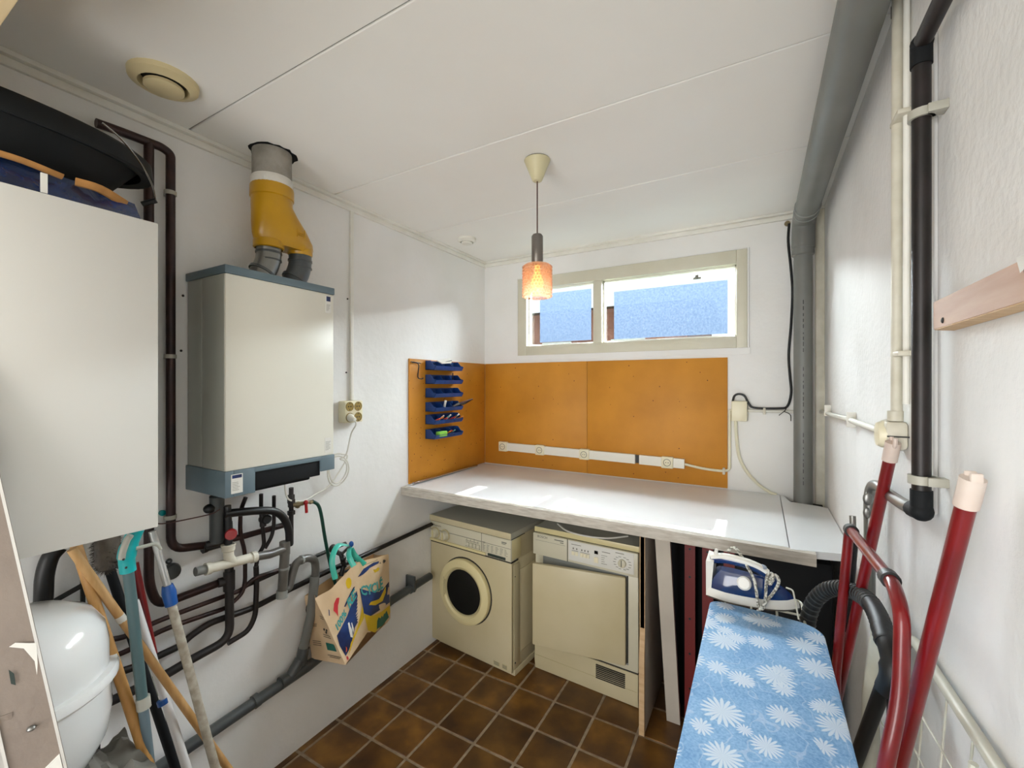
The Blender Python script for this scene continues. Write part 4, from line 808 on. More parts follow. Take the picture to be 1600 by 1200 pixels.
for off in (wdir*.075+tdir*.16, wdir*.30+tdir*.16):
    p = e0-dl*e0.z+off; q = e0+dl*(1.45-e0.z)+off-tdir*.15; ld.part('rear_stile', MB().hexa([p, p+wdir*.035, p+wdir*.035+tdir*.02, p+tdir*.02, q, q+wdir*.035, q+wdir*.035+tdir*.02, q+tdir*.02]), 'ladder_edge')
ld.part('foot_label', MB().hexa([onst(.005, .62), onst(.062, .62), onst(.062, .62)+tdir*.004, onst(.005, .62)+tdir*.004, onst(.005, .782), onst(.062, .745), onst(.062, .745)+tdir*.004, onst(.005, .782)+tdir*.004]), 'label_white', q1, label='pale label wrapped on the stile')
ld.part('rivet', MB().ball(onst(.030, .845), .0065, (1, 1, .7), 10), 'steel', q1)
mb = MB()
for i in range(16): y_ = .765-.0006*i; mb.poly([onst(.012+.0022*i, y_-.02), onst(.0135+.0022*i, y_-.02), onst(.0135+.0022*i, y_-.02+random.uniform(.002, .006)), onst(.012+.0022*i, y_-.02+.003)])
ld.part('label_print', mb, 'ink', q1)
ld.part('paint_smear', MB().poly([onst(.002, .985), onst(.010, .988), onst(.026, .996), onst(.034, .992), onst(.018, .982), onst(.009, .955), onst(.010, .93), onst(.006, .95)]), 'label_white', q1)
ld.part('stain', MB().poly([onst(.036, .925), onst(.041, .93), onst(.040, .955), onst(.035, .945)]), 'dark_green', q1)
# ================================================================ MACHINES
def ringz(r0, r1, y0, y1, c, n=44):      # flat ring facing -y
    return MB().lathe([(r0, y0), (r0, y1), (r1, y1), (r1, y0), (r0, y0)], c, (0, -1, 0), n)
wm = Thing('washing_machine', 'cream washing machine with round porthole door under the worktop', 'washing machine', (0.004, 1.905, 0), radians(-5.1))
P_ = lambda nm, mb, m, parent=None, **k: wm.part(nm, mb, m, parent, local=True, **k)
P_('body', MB().box(.004, .552, .012, .50, .035, .578, .004), 'machine')
P_('front_panel', MB().box(0, .556, 0, .014, .030, .574, .003), 'machine')
P_('plinth', MB().box(.035, .556, .03, .49, .002, .034, .003), 'machine')
P_('side_panel', MB().box(.552, .556, .08, .46, .10, .52, .0035), 'machine'); P_('side_strip', MB().box(.553, .557, .02, .07, .04, .56, .001), 'machine')
P_('control_panel', MB().box(0, .556, -.004, .05, .580, .690, .004), 'machine_panel')
P_('panel_side', MB().box(.548, .5575, .002, .085, .585, .688, .006), 'machine_yellow')
P_('upper_body', MB().box(.004, .552, .05, .50, .575, .693), 'machine')
P_('seam', MB().box(.002, .5565, -.001, .06, .573, .5805).box(.002, .5568, -.002, .12, .6895, .6925), 'seam')
P_('lid', MB().box(-.001, .5575, -.006, .505, .6925, .724, .003), 'machine_top', label='greyed flat lid'); P_('lid_front', MB().box(-.0015, .558, -.0075, -.0055, .693, .7238, .0005), 'machine')
P_('panel_trim', MB().box(.002, .40, -.012, -.003, .582, .597, .004), 'machine_yellow')
P_('drawer', MB().box(.372, .554, -.0055, -.004, .583, .688, .001), 'machine_panel'); P_('drawer_gap', MB().box(.3695, .372, -.0048, -.003, .582, .689), 'seam')
P_('drawer_handle', MB().box(.412, .524, -.0065, -.004, .584, .598, .001), 'dark_green')
P_('panel_line', MB().box(.002, .554, -.0062, -.0038, .6455, .6475), 'ink_grey')
for xk in (.045, .118):
    kq = P_('dial', MB().lathe([(0, .026), (.020, .026), (.024, .02), (.026, .006), (.031, .004), (.031, 0)], (xk, -.004, .630), (0, -1, 0)), 'machine_panel')
    P_('dial_ring', ringz(.027, .0325, .0045, .0065, (xk, -.004, .630)), 'cream_dark', kq); P_('dial_grip', MB().box(xk-.003, xk+.003, -.036, -.028, .61, .65, .002), 'machine_yellow', kq)
for k_ in range(4): P_('push_button', MB().box(.268+.024*k_, .288+.024*k_, -.011, -.004, .606, .626, .002), 'machine_panel')
mb = MB(); mb.box(.262, .362, -.0052, -.004, .602, .6045); mb.box(.262, .35, -.0052, -.004, .6315, .6335)
for k_ in range(4): mb.box(.271+.025*k_, .2725+.025*k_, -.0052, -.004, .634, .642+.008*(k_ == 2))
for k_ in range(6):
    for j in range(6 if k_ else 8): mb.box(.378+.028*k_, .378+.028*k_+random.uniform(.008, .02), -.0064, -.005, .606+.006*j, .6075+.006*j)
mb.box(.50, .53, -.0064, -.005, .668, .674); mb.box(.50, .524, -.0064, -.005, .662, .665)
P_('panel_print', mb, 'ink_grey')
lt = lettering('Bauknecht', .0135, lambda x, y: Vector((.028+x, -.0052, .667+y))); lt.bm.faces.new([lt.bm.verts.new((.020+.006*cos(k/12*2*pi), -.0052, .671+.006*sin(k/12*2*pi))) for k in range(12)])
P_('lettering', lt, 'ink', smooth=False)
dc = (.257, 0, .360)
dr_ = P_('door', ringz(.122, .170, -.002, .018, dc), 'door_yellow', label='round yellowed door ring')
P_('door_bevel', MB().lathe([(.122, .004), (.124, .022), (.132, .030), (.150, .030), (.168, .022), (.1705, .012), (.1705, 0)], dc, (0, -1, 0), 48), 'door_yellow', dr_)
P_('door_gap', ringz(.169, .176, -.001, .002, (.260, 0, .362)), 'seam', dr_)
P_('door_glass', MB().lathe([(0, .003), (.05, .004), (.09, .008), (.118, .016), (.124, .016)], dc, (0, -1, 0), 40), 'black_glass', dr_)
P_('glass_bezel', MB().lathe([(.117, .016), (.118, .022), (.1225, .024), (.1245, .015)], dc, (0, -1, 0), 40), 'cream_dark', dr_)
P_('door_handle', MB().box(.119, .137, -.030, -.010, .30, .42, .006), 'cream_dark', dr_)
P_('drain_flap', MB().box(.445, .485, -.0015, .0, .02+.02, .06, .001).box(.50, .53, -.0015, 0, .04, .062, .001), 'cream_dark'); P_('screw', MB().ball((.5575, .03, .07), .004).ball((.5575, .03, .50), .003), 'ink')
mb = MB()
for k_ in range(3): mb.box(.45, .48, -.0025, -.001, .043+.006*k_, .0455+.006*k_).box(.503, .528, -.0025, -.001, .043+.006*k_, .0455+.006*k_)
P_('flap_slots', mb, 'ink_grey')
dy = Thing('tumble_dryer', 'cream tumble dryer with its square door ajar, right of the washing machine', 'dryer', (.617, 2.0, 0), radians(-2.7))
P_ = lambda nm, mb, m, parent=None, **k: dy.part(nm, mb, m, parent, local=True, **k)
P_('body', MB().box(.004, .526, .012, .44, .0, .70, .003), 'machine')
P_('front_panel', MB().box(0, .53, 0, .014, .156, .592, .004), 'machine_panel')
P_('lower_panel', MB().prism([(.0, .0, .003), (.0, -.008, .05), (.0, -.004, .152), (.0, .012, .152), (.0, .012, .003)], (.53, 0, 0)), 'machine')
P_('seam', MB().box(.001, .53, -.0005, .01, .152, .1565).box(.001, .53, -.002, .01, .7015, .7045), 'seam')
P_('lower_line', MB().box(.002, .528, -.0085, -.006, .075, .0762), 'cream_dark')
P_('lid', MB().box(-.001, .535, -.004, .445, .704, .730, .003), 'machine_top'); P_('lid_front', MB().box(-.0015, .5355, -.0055, -.0035, .7045, .7298, .0005), 'machine_yellow')
P_('control_panel', MB().box(-.004, .533, -.016, .012, .592, .7015, .005), 'machine_panel')
P_('tank_drawer', MB().box(-.003, .187, -.0175, -.0155, .594, .70, .001), 'machine_panel'); P_('drawer_gap', MB().box(.187, .190, -.017, -.014, .593, .701), 'seam')
P_('panel_face', MB().box(.194, .515, -.0172, -.0155, .604, .698, .001), 'label_white')
for k_, x in enumerate((.212, .230, .256, .272, .288)): P_('push_button', MB().box(x, x+.0145, -.021, -.016, .632, .650, .0015), 'cream')
P_('push_button', MB().box(.326, .347, -.021, -.016, .620, .646, .0015), 'cream'); P_('display', MB().box(.328, .346, -.019, -.016, .661, .676, .0005), 'black_glass')
kq = P_('dial', MB().lathe([(0, .014), (.012, .014), (.018, .010), (.019, 0)], (.462, -.017, .645), (0, -1, 0)), 'machine_panel'); P_('dial_pointer', MB().box(.4605, .4635, -.0325, -.030, .633, .662, .0005), 'ink', kq)
mb = MB()
for k_ in range(14):
    a = 2*pi*k_/14; x, z = .462+.033*cos(a), .645+.028*sin(a); mb.box(x-.008*(1 if cos(a) < 0 else 0)-.002, x+.008*(1 if cos(a) >= 0 else 0)+.002, -.0178, -.0168, z-.0012, z+.0012)
for k_ in range(5): mb.box(.362, .362+random.uniform(.012, .03), -.0178, -.0168, .622+.0095*k_, .6238+.0095*k_)
mb.box(.365, .405, -.0178, -.0168, .676, .679); mb.box(.43, .47, -.0178, -.0168, .686, .689); mb.box(.21, .26, -.0178, -.0168, .682, .6845)
for x in (.217, .235, .261, .277, .293): mb.box(x, x+.006, -.0178, -.0168, .660, .668)
mb.box(.212, .246, -.0178, -.0168, .6525, .6545).box(.256, .305, -.0178, -.0168, .6525, .6545)
mb.box(.012, .178, -.0182, -.0172, .6665, .6675); P_('panel_print', mb, 'ink_grey')
lt = lettering('BOSCH', .0165, lambda x, y: Vector((.022+x*1.05, -.0182, .682+y))); P_('lettering', lt, 'ink', smooth=False)
P_('model_print', MB().box(.118, .168, -.0182, -.0172, .684, .689).box(.150, .168, -.0182, -.0172, .675, .679), 'ink_grey')
P_('door_recess', MB().box(.045, .485, -.0012, .001, .18, .588, .001), 'pvc_ring'); P_('door_gap', MB().box(.478, .484, -.003, -.0005, .19, .585), 'seam')
hinge = Matrix.Translation((.475, -.006, 0)) @ Matrix.Rotation(radians(10.5), 4, 'Z') @ Matrix.Translation((-.475, .006, 0))
mb = MB().box(.032, .476, -.030, -.006, .188, .586, .006).xform(hinge); d2 = P_('door', mb, 'machine', label='square yellowish door standing ajar')
P_('door_rim', MB().box(.045, .465, -.007, -.002, .20, .575, .004).xform(hinge), 'machine_panel', d2)
for k_ in range(8): P_('vent_slot', MB().box(.332, .472, -.0105, -.0045, .074+.0085*k_, .0775+.0085*k_), 'black')
solo('cable', MB().tube(catmull([(.72, 2.05, .742), (.80, 1.985, .738), (.90, 1.965, .7375), (1.0, 1.985, .738), (1.08, 2.05, .742)], 5), .004, 7), 'cable_white', 'pale cable lying in a curve on the dark dryer top', 'cable')
# ---------------------------------------------------------------- under the right of the worktop
sp_ = Thing('side_panel', 'chipboard support panel right of the dryer', 'panel', (1.195, 1.95, 0))
sp_.part('board', MB().box(1.186, 1.204, 1.842, 2.30, .002, .882, .001), 'panel_white')
mb = MB(); prev = None
for k in range(31):
    z = .002+.88*k/30; bul = -.014*(1 if z < .30 else max(0, 1-(z-.30)/.12)); cur = [(1.184, 1.842+bul, z), (1.2055, 1.842+bul, z), (1.2055, 1.846, z), (1.184, 1.846, z)]
    if prev: mb.hexa(prev+cur)
    prev = cur
sp_.part('worn_edge', mb, 'wood_pale')
solo('plank', MB().hexa([(1.270, 1.965, .002), (1.325, 1.965, .002), (1.325, 1.985, .002), (1.270, 1.985, .002), (1.241, 1.85, .872), (1.300, 1.85, .872), (1.300, 1.87, .872), (1.241, 1.87, .872)]), 'panel_white', 'white painted plank leaning under the worktop beside the support panel', 'plank')
rk = Thing('storage_rack', 'red steel uprights with yellow hooks under the worktop', 'rack', (1.45, 2.0, 0))
for x in (1.338, 1.408, 1.49, 1.62): 
    rk.part('upright', MB().box(x, x+.042, 2.0, 2.004, .0, .875).box(x, x+.004, 2.004, 2.03, 0, .875).box(x+.038, x+.042, 2.004, 2.03, 0, .875), 'red_dark')
mb = MB()
for x in (1.359, 1.429, 1.511, 1.641):
    for z in (.75, .63, .45, .3, .15): mb.lathe([(0, 0), (.005, 0), (.005, .001)], (x, 1.9995, z), (0, -1, 0), 10)
rk.part('bolt_holes', mb, 'black')
for x in (1.375, 1.465, 1.50): rk.part('hook', MB().tube(catmull([(x-.018, 1.985, .845), (x, 1.98, .835), (x+.02, 1.985, .84), (x+.035, 1.99, .85)], 4), .007, 8), 'yellow_paint')
solo('shade_board', MB().box(1.25, 1.84, 2.10, 2.12, .002, .878, .002), 'black_matt', 'black board added for the dark shade behind the red uprights', 'board')  # added black sheet, stands in for the shade under the worktop
solo('shade_case', MB().box(1.54, 1.835, 1.78, 1.99, .002, .86, .02), 'black_matt', 'tall black case added for the dark shade under the worktop corner', 'case')  # added black block, carries the same shade into the corner
# ================================================================ IRONING BOARD AND IRON
ib = Thing('ironing_board', 'ironing board with a blue cover printed with white daisies', 'ironing board', (1.62, .75, 0))
out_ = [(1.505, .20), (1.498, .60)]
def arc(cx, cy_, r, a0, a1, n=7): return [(cx+r*cos(radians(a0+(a1-a0)*k/n)), cy_+r*sin(radians(a0+(a1-a0)*k/n))) for k in range(n+1)]
outl = [(1.56, .02), (1.515, .12), (1.503, .30), (1.500, .70)]+arc(1.524, 1.316, .026, 180, 95)+[(1.62, 1.338)]+arc(1.70, 1.272, .058, 80, 5, 8)+[(1.758, .70), (1.755, .30), (1.74, .12), (1.69, .02), (1.63, -.01)]
bm_ = MB(); layers = [(0, .822, .97), (1, .826, .99), (2, .842, 1.0), (3, .852, .985), (4, .8545, .955)]; cx, cy_ = 1.63, .66; rings = []
def shrink(p, k):
    d_ = .0; v_ = Vector((p[0]-cx, p[1]-cy_)); l_ = v_.length; return (cx+v_.x*(1-(1-k)*.13/max(abs(v_.x), .13)*1.0) if False else cx+v_.x*k if abs(v_.x) > .05 else p[0]*1.0, cy_+v_.y*(1-(1-k)*.2))
for _, z, k in layers: rings.append([bm_.bm.verts.new((*shrink(p, k), z)) for p in outl])
for a, b_ in zip(rings, rings[1:]):
    for i in range(len(outl)): j = (i+1) % len(outl); bm_.bm.faces.new([a[i], a[j], b_[j], b_[i]])
bm_.bm.faces.new(rings[-1]); bm_.bm.faces.new(rings[0][::-1]); ib.part('cover', bm_, 'board_cover')
for s_ in (-1, 1):
    ib.part('leg', MB().tube([(1.63+.10*s_, 1.10, .82), (1.63+.12*s_, .25, .02)], .009, 10), 'rack_white'); ib.part('leg', MB().tube([(1.63+.07*s_, .30, .82), (1.63+.09*s_, 1.12, .02)], .009, 10), 'rack_white')
ib.part('foot_bar', MB().tube([(1.49, .25, .012), (1.77, .25, .012)], .010, 10).tube([(1.50, 1.12, .012), (1.76, 1.12, .012)], .010, 10), 'rack_white')
ir_z = .846
ib.part('iron_rest', MB().tube(fillet([(1.535, 1.30, ir_z-.01), (1.535, 1.47, ir_z), (1.722, 1.47, ir_z), (1.722, 1.30, ir_z-.01)], .02), .0035, 8).tube([(1.535, 1.38, ir_z), (1.722, 1.38, ir_z)], .003, 8).tube([(1.60, 1.30, ir_z), (1.60, 1.47, ir_z)], .003, 8).tube([(1.66, 1.30, ir_z), (1.66, 1.47, ir_z)], .003, 8).tube(fillet([PY(1228, 918, 1.36), PY(1239, 922, 1.36), PY(1248, 968, 1.33)], .006), .0022, 8), 'rack_white', label='white wire iron rest')
# the iron lies on the rest, its heel to the left, tilted towards the camera
iron = Thing('steam_iron', 'blue and white steam iron with its cord wrapped round, beyond the ironing board', 'iron', (1.600, 1.402, .857), rot=Matrix.Rotation(radians(-6), 4, 'Z') @ Matrix.Rotation(radians(20), 4, 'X'))
def tear(k, dx=0, wk=1.0, n=14):
    pts = []
    for i in range(n+1):
        u = i/n; x = -.108+.222*u; w_ = .047*(1-u**2.6)**.75*(.86+.14*min(1, u*5)); pts.append((x, w_))
    o = [(dx+x*k, -w_*k*wk) for x, w_ in pts]+[(dx+x*k, w_*k*wk) for x, w_ in reversed(pts[:-1])]; return o
def loft(levels, capb=True, capt=True):
    mb = MB(); rs = [[mb.bm.verts.new((p[0], p[1], z)) for p in tear(k, dx, wk)] for (z, k, dx, wk) in levels]; n_ = len(rs[0])
    for a, b_ in zip(rs, rs[1:]):
        for i in range(n_): j = (i+1) % n_; mb.bm.faces.new([a[i], a[j], b_[j], b_[i]])
    if capb: mb.bm.faces.new(rs[0][::-1])
    if capt: mb.bm.faces.new(rs[-1])
    return mb
IP = lambda nm, mb, m, parent=None, **k: iron.part(nm, mb, m, parent, local=True, **k)
IP('soleplate', loft([(0, 1, 0, 1), (.005, 1, 0, 1)]), 'steel')
IP('skirt', loft([(.005, 1.0, 0, 1), (.020, .99, 0, .98), (.030, .93, -.002, .93)]), 'iron_white')
IP('body', loft([(.029, .92, -.003, .92), (.045, .86, -.004, .86), (.060, .76, -.008, .74), (.072, .62, -.014, .60), (.078, .5, -.02, .45)]), 'iron_blue', label='glossy translucent blue body')
IP('heel', MB().hexa([(-.112, -.040, .004), (-.100, -.040, .004), (-.100, .040, .004), (-.112, .040, .004), (-.108, -.024, .112), (-.088, -.020, .112), (-.088, .020, .112), (-.108, .024, .112)]), 'iron_white')
hpts = catmull([(-.096, 0, .104), (-.060, 0, .114), (-.01, 0, .112), (.028, 0, .100), (.052, 0, .076), (.058, 0, .055)], 5)
IP('handle', MB().tube(hpts, [.0125]*len(hpts), 12, flat=1.2), 'iron_blue'); IP('handle_top', MB().tube([p+Vector((0, 0, .006)) for p in hpts[:18]], .0105, 12, flat=1.3), 'iron_white')
IP('steam_buttons', MB().ball((.030, 0, .112), .010, (1.2, 1, .6)).ball((.012, 0, .118), .008, (1.2, 1, .6)), 'iron_grey')
IP('dial', MB().lathe([(0, .012), (.014, .012), (.018, .008), (.018, 0)], (-.012, -.026, .066), (0, -.75, .66), 22), 'iron_white')
IP('cord_sleeve', MB().tube([(-.090, 0, .108), (-.082, 0, .140)], [.0065, .0045], 10), 'iron_white')
cpx = [(1137, 862, 1.385), (1143, 856, 1.385), (1150, 857, 1.38), (1158, 868, 1.37), (1168, 886, 1.35), (1178, 905, 1.345), (1182, 925, 1.335), (1185, 946, 1.335), (1192, 951, 1.335), (1196, 935, 1.335), (1197, 915, 1.34), (1199, 899, 1.35), (1206, 896, 1.35), (1208, 905, 1.34), (1203, 913, 1.34), (1203, 902, 1.35), (1212, 899, 1.35), (1217, 908, 1.345), (1211, 922, 1.34), (1199, 938, 1.335), (1190, 949, 1.333), (1184, 955, 1.335)]
iron.part('cord', MB().tube(catmull([PY(*p) for p in cpx], 5), .0038, 8), 'iron_cord', label='black and white woven cord')
# ================================================================ RIGHT WALL
cr_ = Thing('copper_pipe', 'dark copper pipe down the right wall, ending in a black elbow', 'pipe', (1.85, .958, 1.24))
cr_.part('pipe', MB().tube(fillet([(1.852, .60, 2.02), (1.852, .958, 2.022), (1.852, .958, 1.26)], .012, 4), .0125, 16), 'copper_dark')
cr_.part('elbow', MB().ball((1.852, .958, 1.250), .0165).tube([(1.852, .958, 1.285), (1.852, .958, 1.25)], .0145, 14).tube([(1.852, .958, 1.25), (1.852, 1.0, 1.243)], .0145, 14), 'black_matt')
cr_.part('upper_elbow', MB().ball((1.852, .955, 2.022), .0155).tube([(1.852, .958, 2.02), (1.852, .958, 1.985)], .0145, 14), 'black_matt')
cr_.part('branch', MB().tube(catmull([(1.852, .98, 1.246), (1.853, 1.06, 1.236), (1.855, 1.2, 1.228), (1.855, 1.285, 1.226), (1.853, 1.325, 1.215), (1.850, 1.338, 1.18), (1.850, 1.335, 1.08), (1.850, 1.335, .93)], 6), .0115, 14), 'steel')
cr_.part('paint_clump', MB().ball((1.845, 1.325, 1.185), .010, (1, .5, 1.6)).ball((1.844, 1.328, 1.15), .008, (1, .5, 1.8)), 'steel')
for z in (1.904, 1.302): cr_.part('pipe_clip', MB().lathe([(.013, -.007), (.0175, -.007), (.0175, .007), (.013, .007)], (1.852, .958, z), (0, 0, 1), 18).box(1.855, 1.88, .935, .958, z-.007, z+.007, .001), 'clip')
struct('trim_6', MB().box(1.8745, W, .985, 1.003, 1.24, 2.06, .0025), 'plaster_right', label='rounded plaster ridge beside the right wall pipe')
cw = Thing('conduit', 'beige conduit dropping from the ceiling to the grey junction box on the right wall', 'conduit', (1.865, 1.155, 1.38))
cw.part('conduit_pipe', MB().tube([(1.866, 1.166, 2.27), (1.862, 1.155, 1.40)], .0095, 14), 'old_white')
cw.part('conduit_pipe', MB().tube([(1.872, 1.130, 2.25), (1.872, 1.134, 1.42)], .0055, 10), 'trim_white'); cw.part('saddle', MB().box(1.855, 1.88, 1.115, 1.175, 1.99, 2.0, .002).box(1.855, 1.88, 1.112, 1.172, 1.515, 1.525, .002), 'old_white')
struct('trim_7', MB().box(1.862, W, 1.185, 1.20, 2.235, 2.26).box(1.868, W, 1.12, 1.14, 2.245, 2.27), 'black_matt', label='dark broken gap where the conduit meets the ceiling')
jx = Thing('junction_box', 'old round-fronted grey junction box on the right wall', 'junction box', (1.86, 1.18, 1.34))
jx.part('box', MB().box(1.842, 1.88, 1.145, 1.205, 1.325, 1.385, .01), 'old_white'); jx.part('cover', MB().lathe([(0, .010), (.024, .008), (.028, 0), (.028, -.01)], (1.842, 1.175, 1.355), (-1, 0, 0), 22), 'cream'); jx.part('cap', MB().tube([(1.860, 1.155, 1.385), (1.860, 1.155, 1.405)], .013, 14), 'old_white'); jx.part('gap', MB().box(1.845, 1.8795, 1.144, 1.1452, 1.352, 1.355), 'ink')
solo('conduit', MB().tube([(1.866, 2.44, 1.332), (1.868, 1.80, 1.345), (1.864, 1.205, 1.352)], .0085, 12), 'cable_white', 'white conduit along the right wall from the corner to the junction box', 'conduit')
for y, nm in ((2.24, 'near the corner'), (1.70, 'halfway along')): solo('conduit_clip', MB().box(1.856, 1.88, y-.006, y+.006, 1.325, 1.372, .002), 'trim_white', 'white conduit clip on the right wall, '+nm, 'clip')
wb = Thing('wood_batten', 'bare pale wooden batten screwed to the right wall', 'batten', (1.86, .7, 1.54))
wb.part('batten', MB().hexa([(1.855, .2, 1.545), (1.855, .912, 1.545), (1.879, .912, 1.543), (1.879, .2, 1.545), (1.855, .2, 1.590), (1.855, .912, 1.587), (1.879, .912, 1.587), (1.879, .2, 1.590)]), 'batten_wood')
wb.part('underside', MB().hexa([(1.856, .2, 1.5435), (1.856, .911, 1.5435), (1.878, .911, 1.5415), (1.878, .2, 1.5435), (1.856, .2, 1.5455), (1.856, .911, 1.5455), (1.878, .911, 1.5435), (1.878, .2, 1.5455)]), 'wood_pale')
wb.part('screw', MB().ball((1.855, .872, 1.554), .0045, (.5, 1, 1)).ball((1.855, .64, 1.575), .004, (.5, 1, 1)), 'ink'); wb.part('paint_spot', MB().poly([(1.8545, .66, 1.592), (1.8545, .652, 1.575), (1.8545, .640, 1.578), (1.8545, .630, 1.592)]), 'label_white')
# red tubular folding frame leaning on the right wall
rf = Thing('folding_frame', 'red tubular folding frame leaning against the right wall', 'folding frame', (1.78, 1.0, 0))
def leg2(a, b_):
    d_ = (b_-a); e_ = a+d_*((a.z-.01)/(a.z-b_.z)); e_.x = max(e_.x, 1.765) if False else e_.x; return e_
for (p1, x1, p2, x2, cap) in (((1396, 690), 1.852, (1312, 1075), 1.79, True), ((1521, 745), 1.852, (1405, 1195), 1.812, False)):
    a = PX(*p1, x1); b_ = PX(*p2, x2); e_ = leg2(a, b_); d_ = (e_-a).normalized()
    rf.part('leg', MB().tube([a+d_*.03, e_], .0105, 16), 'red_paint')
    q = rf.part('end_cap', MB().tube([a+d_*.002, a+d_*.042], .0128, 16), 'cap_pink')
    if cap: rf.part('cap_fork', MB().tube(catmull([a+Vector((0, .015, .008)), a+Vector((0, .012, -.006)), a+Vector((0, 0, -.012)), a+Vector((0, -.012, -.006)), a+Vector((0, -.015, .008))], 4), .004, 8), 'cap_pink', q)
    else: rf.part('cap_fork', MB().box(a.x-.006, a.x+.006, a.y-.012, a.y-.006, a.z-.006, a.z+.006, .002).box(a.x-.006, a.x+.006, a.y+.006, a.y+.012, a.z-.006, a.z+.006, .002), 'cap_pink', q)
U = fillet([Vector((1.765, 1.22, .02)), PX(1306, 1055, 1.775), PX(1326, 822, 1.798), PX(1415, 925, 1.805), PX(1407, 1100, 1.798), PX(1383, 1200, 1.775), Vector((1.73, 1.02, .02))], .055, 7)
U = [Vector((1.765, 1.22, .02)), PX(1306, 1055, 1.775)]+fillet([PX(1306, 1055, 1.775), PX(1327, 826, 1.798), PX(1400, 905, 1.80)], .022, 6)[1:-1]+fillet([PX(1330, 832, 1.798), PX(1396, 912, 1.80), PX(1410, 960, 1.80), PX(1407, 1090, 1.796), PX(1383, 1200, 1.775), Vector((1.74, 1.03, .02))], .05, 7)[1:]
rf.part('hoop', MB().tube(U, .0100, 16), 'red_paint', label='bent red hoop with two black sleeves')
for p, q in (((1337, 832), (1343, 840)), ((1381, 899), (1388, 907))): 
    tp_ = PX((p[0]+q[0])/2, (p[1]+q[1])/2, 1.80); ui = min(range(1, len(U)-1), key=lambda i: (U[i]-tp_).length); dU = (U[ui+1]-U[ui-1]).normalized()
    rf.part('sleeve', MB().tube([U[ui]-dU*.011, U[ui]+dU*.011], .0135, 16), 'black')
rf.part('stay', MB().tube([PX(1334, 843, 1.812), PX(1322, 985, 1.80)], .009, 12), 'black'); rf.part('stay_tip', MB().tube([PX(1332, 806, 1.812), PX(1333, 835, 1.812)], .0065, 12), 'steel')
# white folded clothes airer
ai = Thing('clothes_airer', 'folded white wire clothes airer against the right wall', 'airer', (1.84, .9, 0))
ai.part('frame', MB().tube(fillet([(1.852, .46, .02), (1.862, .52, .80), (1.866, .60, 1.0), (1.866, .74, 1.003), (1.866, 1.08, .99), (1.855, 1.12, .90), (1.84, 1.16, .3), (1.835, 1.16, .02)], .06, 6), .0085, 12), 'rack_white')
ai.part('end_plate', MB().tube([(1.812, 1.145, .02), (1.82, 1.15, .55), PX(1360, 1090, 1.83), PX(1373, 1010, 1.832), PX(1379, 972, 1.835), PX(1381, 966, 1.835)], [.012, .012, .012, .0125, .011, .005], 12, flat=1.4), 'rack_white')
ai.part('rivet', MB().lathe([(.002, .002), (.0045, .003), (.0045, 0)], PX(1377, 996, 1.818), (-1, -.6, 0), 12).ball(PX(1378, 1009, 1.818), .0018, seg=6), 'ink')
for k in range(6): y = 1.06-.09*k; ai.part('wire', MB().tube([(1.862, y, 1.0), (1.845, y+.06, .45)], .0016, 6), 'rack_white')
for k in range(6): z = .93-.075*k; ai.part('wire', MB().tube([(1.832, 1.135, z), (1.860, .56, z+.012)], .0016, 6), 'rack_white')
ai.part('inner_tube', MB().tube([(1.85, .75, .99), (1.83, .78, .02)], .005, 8), 'rack_white')
# vacuum hose
vh = Thing('vacuum_cleaner', 'black ribbed vacuum cleaner hose arching behind the ironing board', 'vacuum cleaner', (1.77, 1.42, 0))
hp_ = catmull([(1.725, 1.50, .12), (1.720, 1.43, .55), (1.726, 1.385, .78), (1.738, 1.37, .88), (1.765, 1.35, .935), (1.795, 1.31, .965), (1.815, 1.24, .985), (1.822, 1.16, 1.0), (1.825, 1.10, .995), (1.823, 1.04, .98)], 10)
rr_ = [.0165+(.0018 if i % 2 else 0) for i in range(len(hp_))]
vh.part('hose', MB().tube(hp_, rr_, 14), 'hose_black')
mb = MB()
for i in range(20, len(hp_)-20, 2):
    d_ = (hp_[i+1]-hp_[i-1]).normalized(); mb.tube([hp_[i]-d_*.0015, hp_[i]+d_*.0015], .0190, 14)
vh.part('hose_rib', mb, 'hose_grey', kind='stuff')
vh.part('handle', MB().tube(catmull([(1.823, 1.08, .99), (1.826, 1.03, .975), (1.828, 1.01, .94), (1.823, 1.02, .905)], 5), [.017]*8+[.021]*8, 14), 'black'); vh.part('wand', MB().tube([(1.824, 1.03, .93), (1.79, 1.22, .56), (1.765, 1.40, .16)], .0125, 14), 'hose_black')
vh.part('body', MB().ball((1.70, 1.52, .10), .10, (1, 1.3, .9), 20), 'black'); vh.part('strap', MB().tube([(1.83, 1.035, .90), (1.83, 1.06, .60)], .008, 4), 'black')
# ================================================================ BINS AND TOOLS ON THE LEFT BOARD
def bin_(label, z, tilt=0):
    t_ = Thing('parts_bin', label, 'bin', (.05, 1.98, z), group='blue parts bins on the orange panel')
    prof_ = [(.0095, 0), (.070, 0), (.082, .012), (.084, .024), (.066, .028), (.045, .052), (.0095, .052)]
    base = MB().box(.0095, .072, 1.852, 2.105, z, z+.003).hexa([(.070, 1.852, z), (.0735, 1.852, z), (.0735, 2.105, z), (.070, 2.105, z), (.082, 1.852, z+.022), (.0855, 1.852, z+.022), (.0855, 2.105, z+.022), (.082, 2.105, z+.022)]).box(.0095, .0125, 1.852, 2.105, z, z+.052)
    t_.part('tray', base, 'bin_blue')
    for i in range(4):
        y = 1.852+(.253-.003)*i/3; t_.part('divider' if 0 < i < 3 else 'end_wall', MB().prism([(x, y, z+h*(1 if i in (0, 3) else .9)) for x, h in prof_], (0, .003, 0)), 'bin_blue')
    return t_
zs = [1.538, 1.46, 1.385, 1.307, 1.237, 1.156]
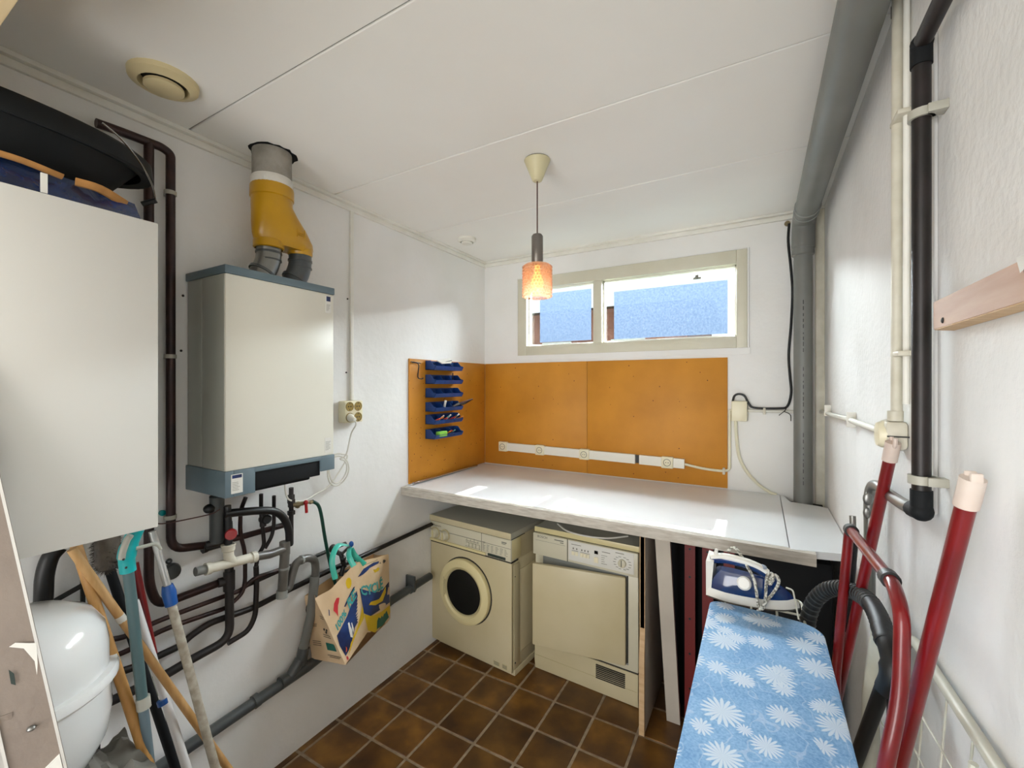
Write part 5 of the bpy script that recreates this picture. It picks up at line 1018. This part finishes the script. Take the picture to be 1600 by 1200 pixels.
lb = ['topmost blue bin row on the orange panel, under the white paper', 'second blue bin row from the top, a small dark stick in it', 'third blue bin row from the top, nearly empty', 'fourth blue bin row from the top, holding the pliers', 'fifth blue bin row, full of red, orange and white oddments', 'lowest blue bin row, with a bright green packet']
for z, l_ in zip(zs, lb): bin_(l_, z)
def stick(nm, p, q, r, m, label, cat, group=None): return solo(nm, MB().tube([p, q], r, 8), m, label, cat, group)
stick('stick', (.045, 2.05, 1.466), (.06, 2.035, 1.525), .003, 'black', 'small dark stick upright in the second bin row', 'stick')
stick('paint_brush', (.05, 1.965, 1.315), (.07, 1.955, 1.365), .0065, 'white_plastic', 'small white handle sticking up from the fourth bin row', 'tool')
pq = Thing('pliers', 'pliers sticking out to the right of the fourth bin row', 'pliers', (.07, 2.08, 1.33))
pq.part('jaw', MB().tube([(.05, 2.04, 1.325), (.07, 2.08, 1.343)], [.006, .010], 8), 'steel'); pq.part('handle', MB().tube(catmull([(.07, 2.075, 1.338), (.085, 2.12, 1.345), (.09, 2.17, 1.362)], 4), .0055, 8), 'black'); pq.part('handle', MB().tube(catmull([(.07, 2.08, 1.345), (.095, 2.125, 1.358), (.10, 2.175, 1.368)], 4), .0055, 8), 'cord_brown')
ORD = ['first', 'second', 'third', 'fourth', 'fifth', 'sixth', 'seventh', 'eighth', 'ninth', 'tenth']
cols = ['bit_red', 'bit_orange', 'print_white', 'bit_red', 'bit_aqua', 'print_white', 'bit_red', 'brass', 'print_white', 'bit_orange']
for i, c in enumerate(cols):
    y = 1.872+.023*i; a = random.uniform(-.5, .5)
    cn = {'bit_red': 'red', 'bit_orange': 'orange', 'print_white': 'white', 'bit_aqua': 'pale green', 'brass': 'brass'}[c]
    stick('marker', (.04, y, 1.249), (.085+.004*sin(i), y+.028*a+.01, 1.268+.008*(i % 3)), .0042, c, cn+' stub, '+ORD[i]+' from the left in the fifth blue bin row', 'marker', 'coloured stubs in the fifth bin row')
solo('packet', MB().box(.055, .084, 1.885, 1.955, 1.166, 1.195, .004), 'bit_green', 'bright green packet in the lowest blue bin row', 'packet')
for i, c in enumerate(['bit_orange', 'bit_red', 'brass', 'bit_aqua']): stick('wire_piece', (.04, 1.975+.012*i, 1.165), (.08, 1.985+.016*i, 1.19+.004*(i % 2)), .0035, c, ['orange', 'red', 'brass', 'pale green'][i]+' wire piece in the middle of the lowest blue bin row', 'wire', 'wire pieces in the lowest bin row')
pp = MB().hexa([(.03, 1.93, 1.588), (.085, 1.90, 1.572), (.10, 1.97, 1.578), (.05, 2.02, 1.602), (.03, 1.93, 1.594), (.085, 1.90, 1.578), (.10, 1.97, 1.586), (.05, 2.02, 1.612)])
pc = Thing('paper_holder', 'white folded card lying on top of the uppermost bin row', 'card', (.06, 1.95, 1.57)); pc.part('card', pp, 'white_plastic'); pc.part('slot', MB().tube([(.075, 1.925, 1.581), (.09, 1.985, 1.594)], .002, 6), 'ink')
solo('hook', MB().tube(catmull([(.012, 1.745, 1.575), (.035, 1.755, 1.572), (.035, 1.77, 1.56), (.03, 1.772, 1.53), (.032, 1.768, 1.495), (.04, 1.785, 1.487), (.04, 1.80, 1.492)], 5), .003, 8).tube([(.012, 1.735, 1.578), (.02, 1.80, 1.573)], .003, 8), 'black_cable', 'black wire hook at the top left of the left orange panel', 'hook')
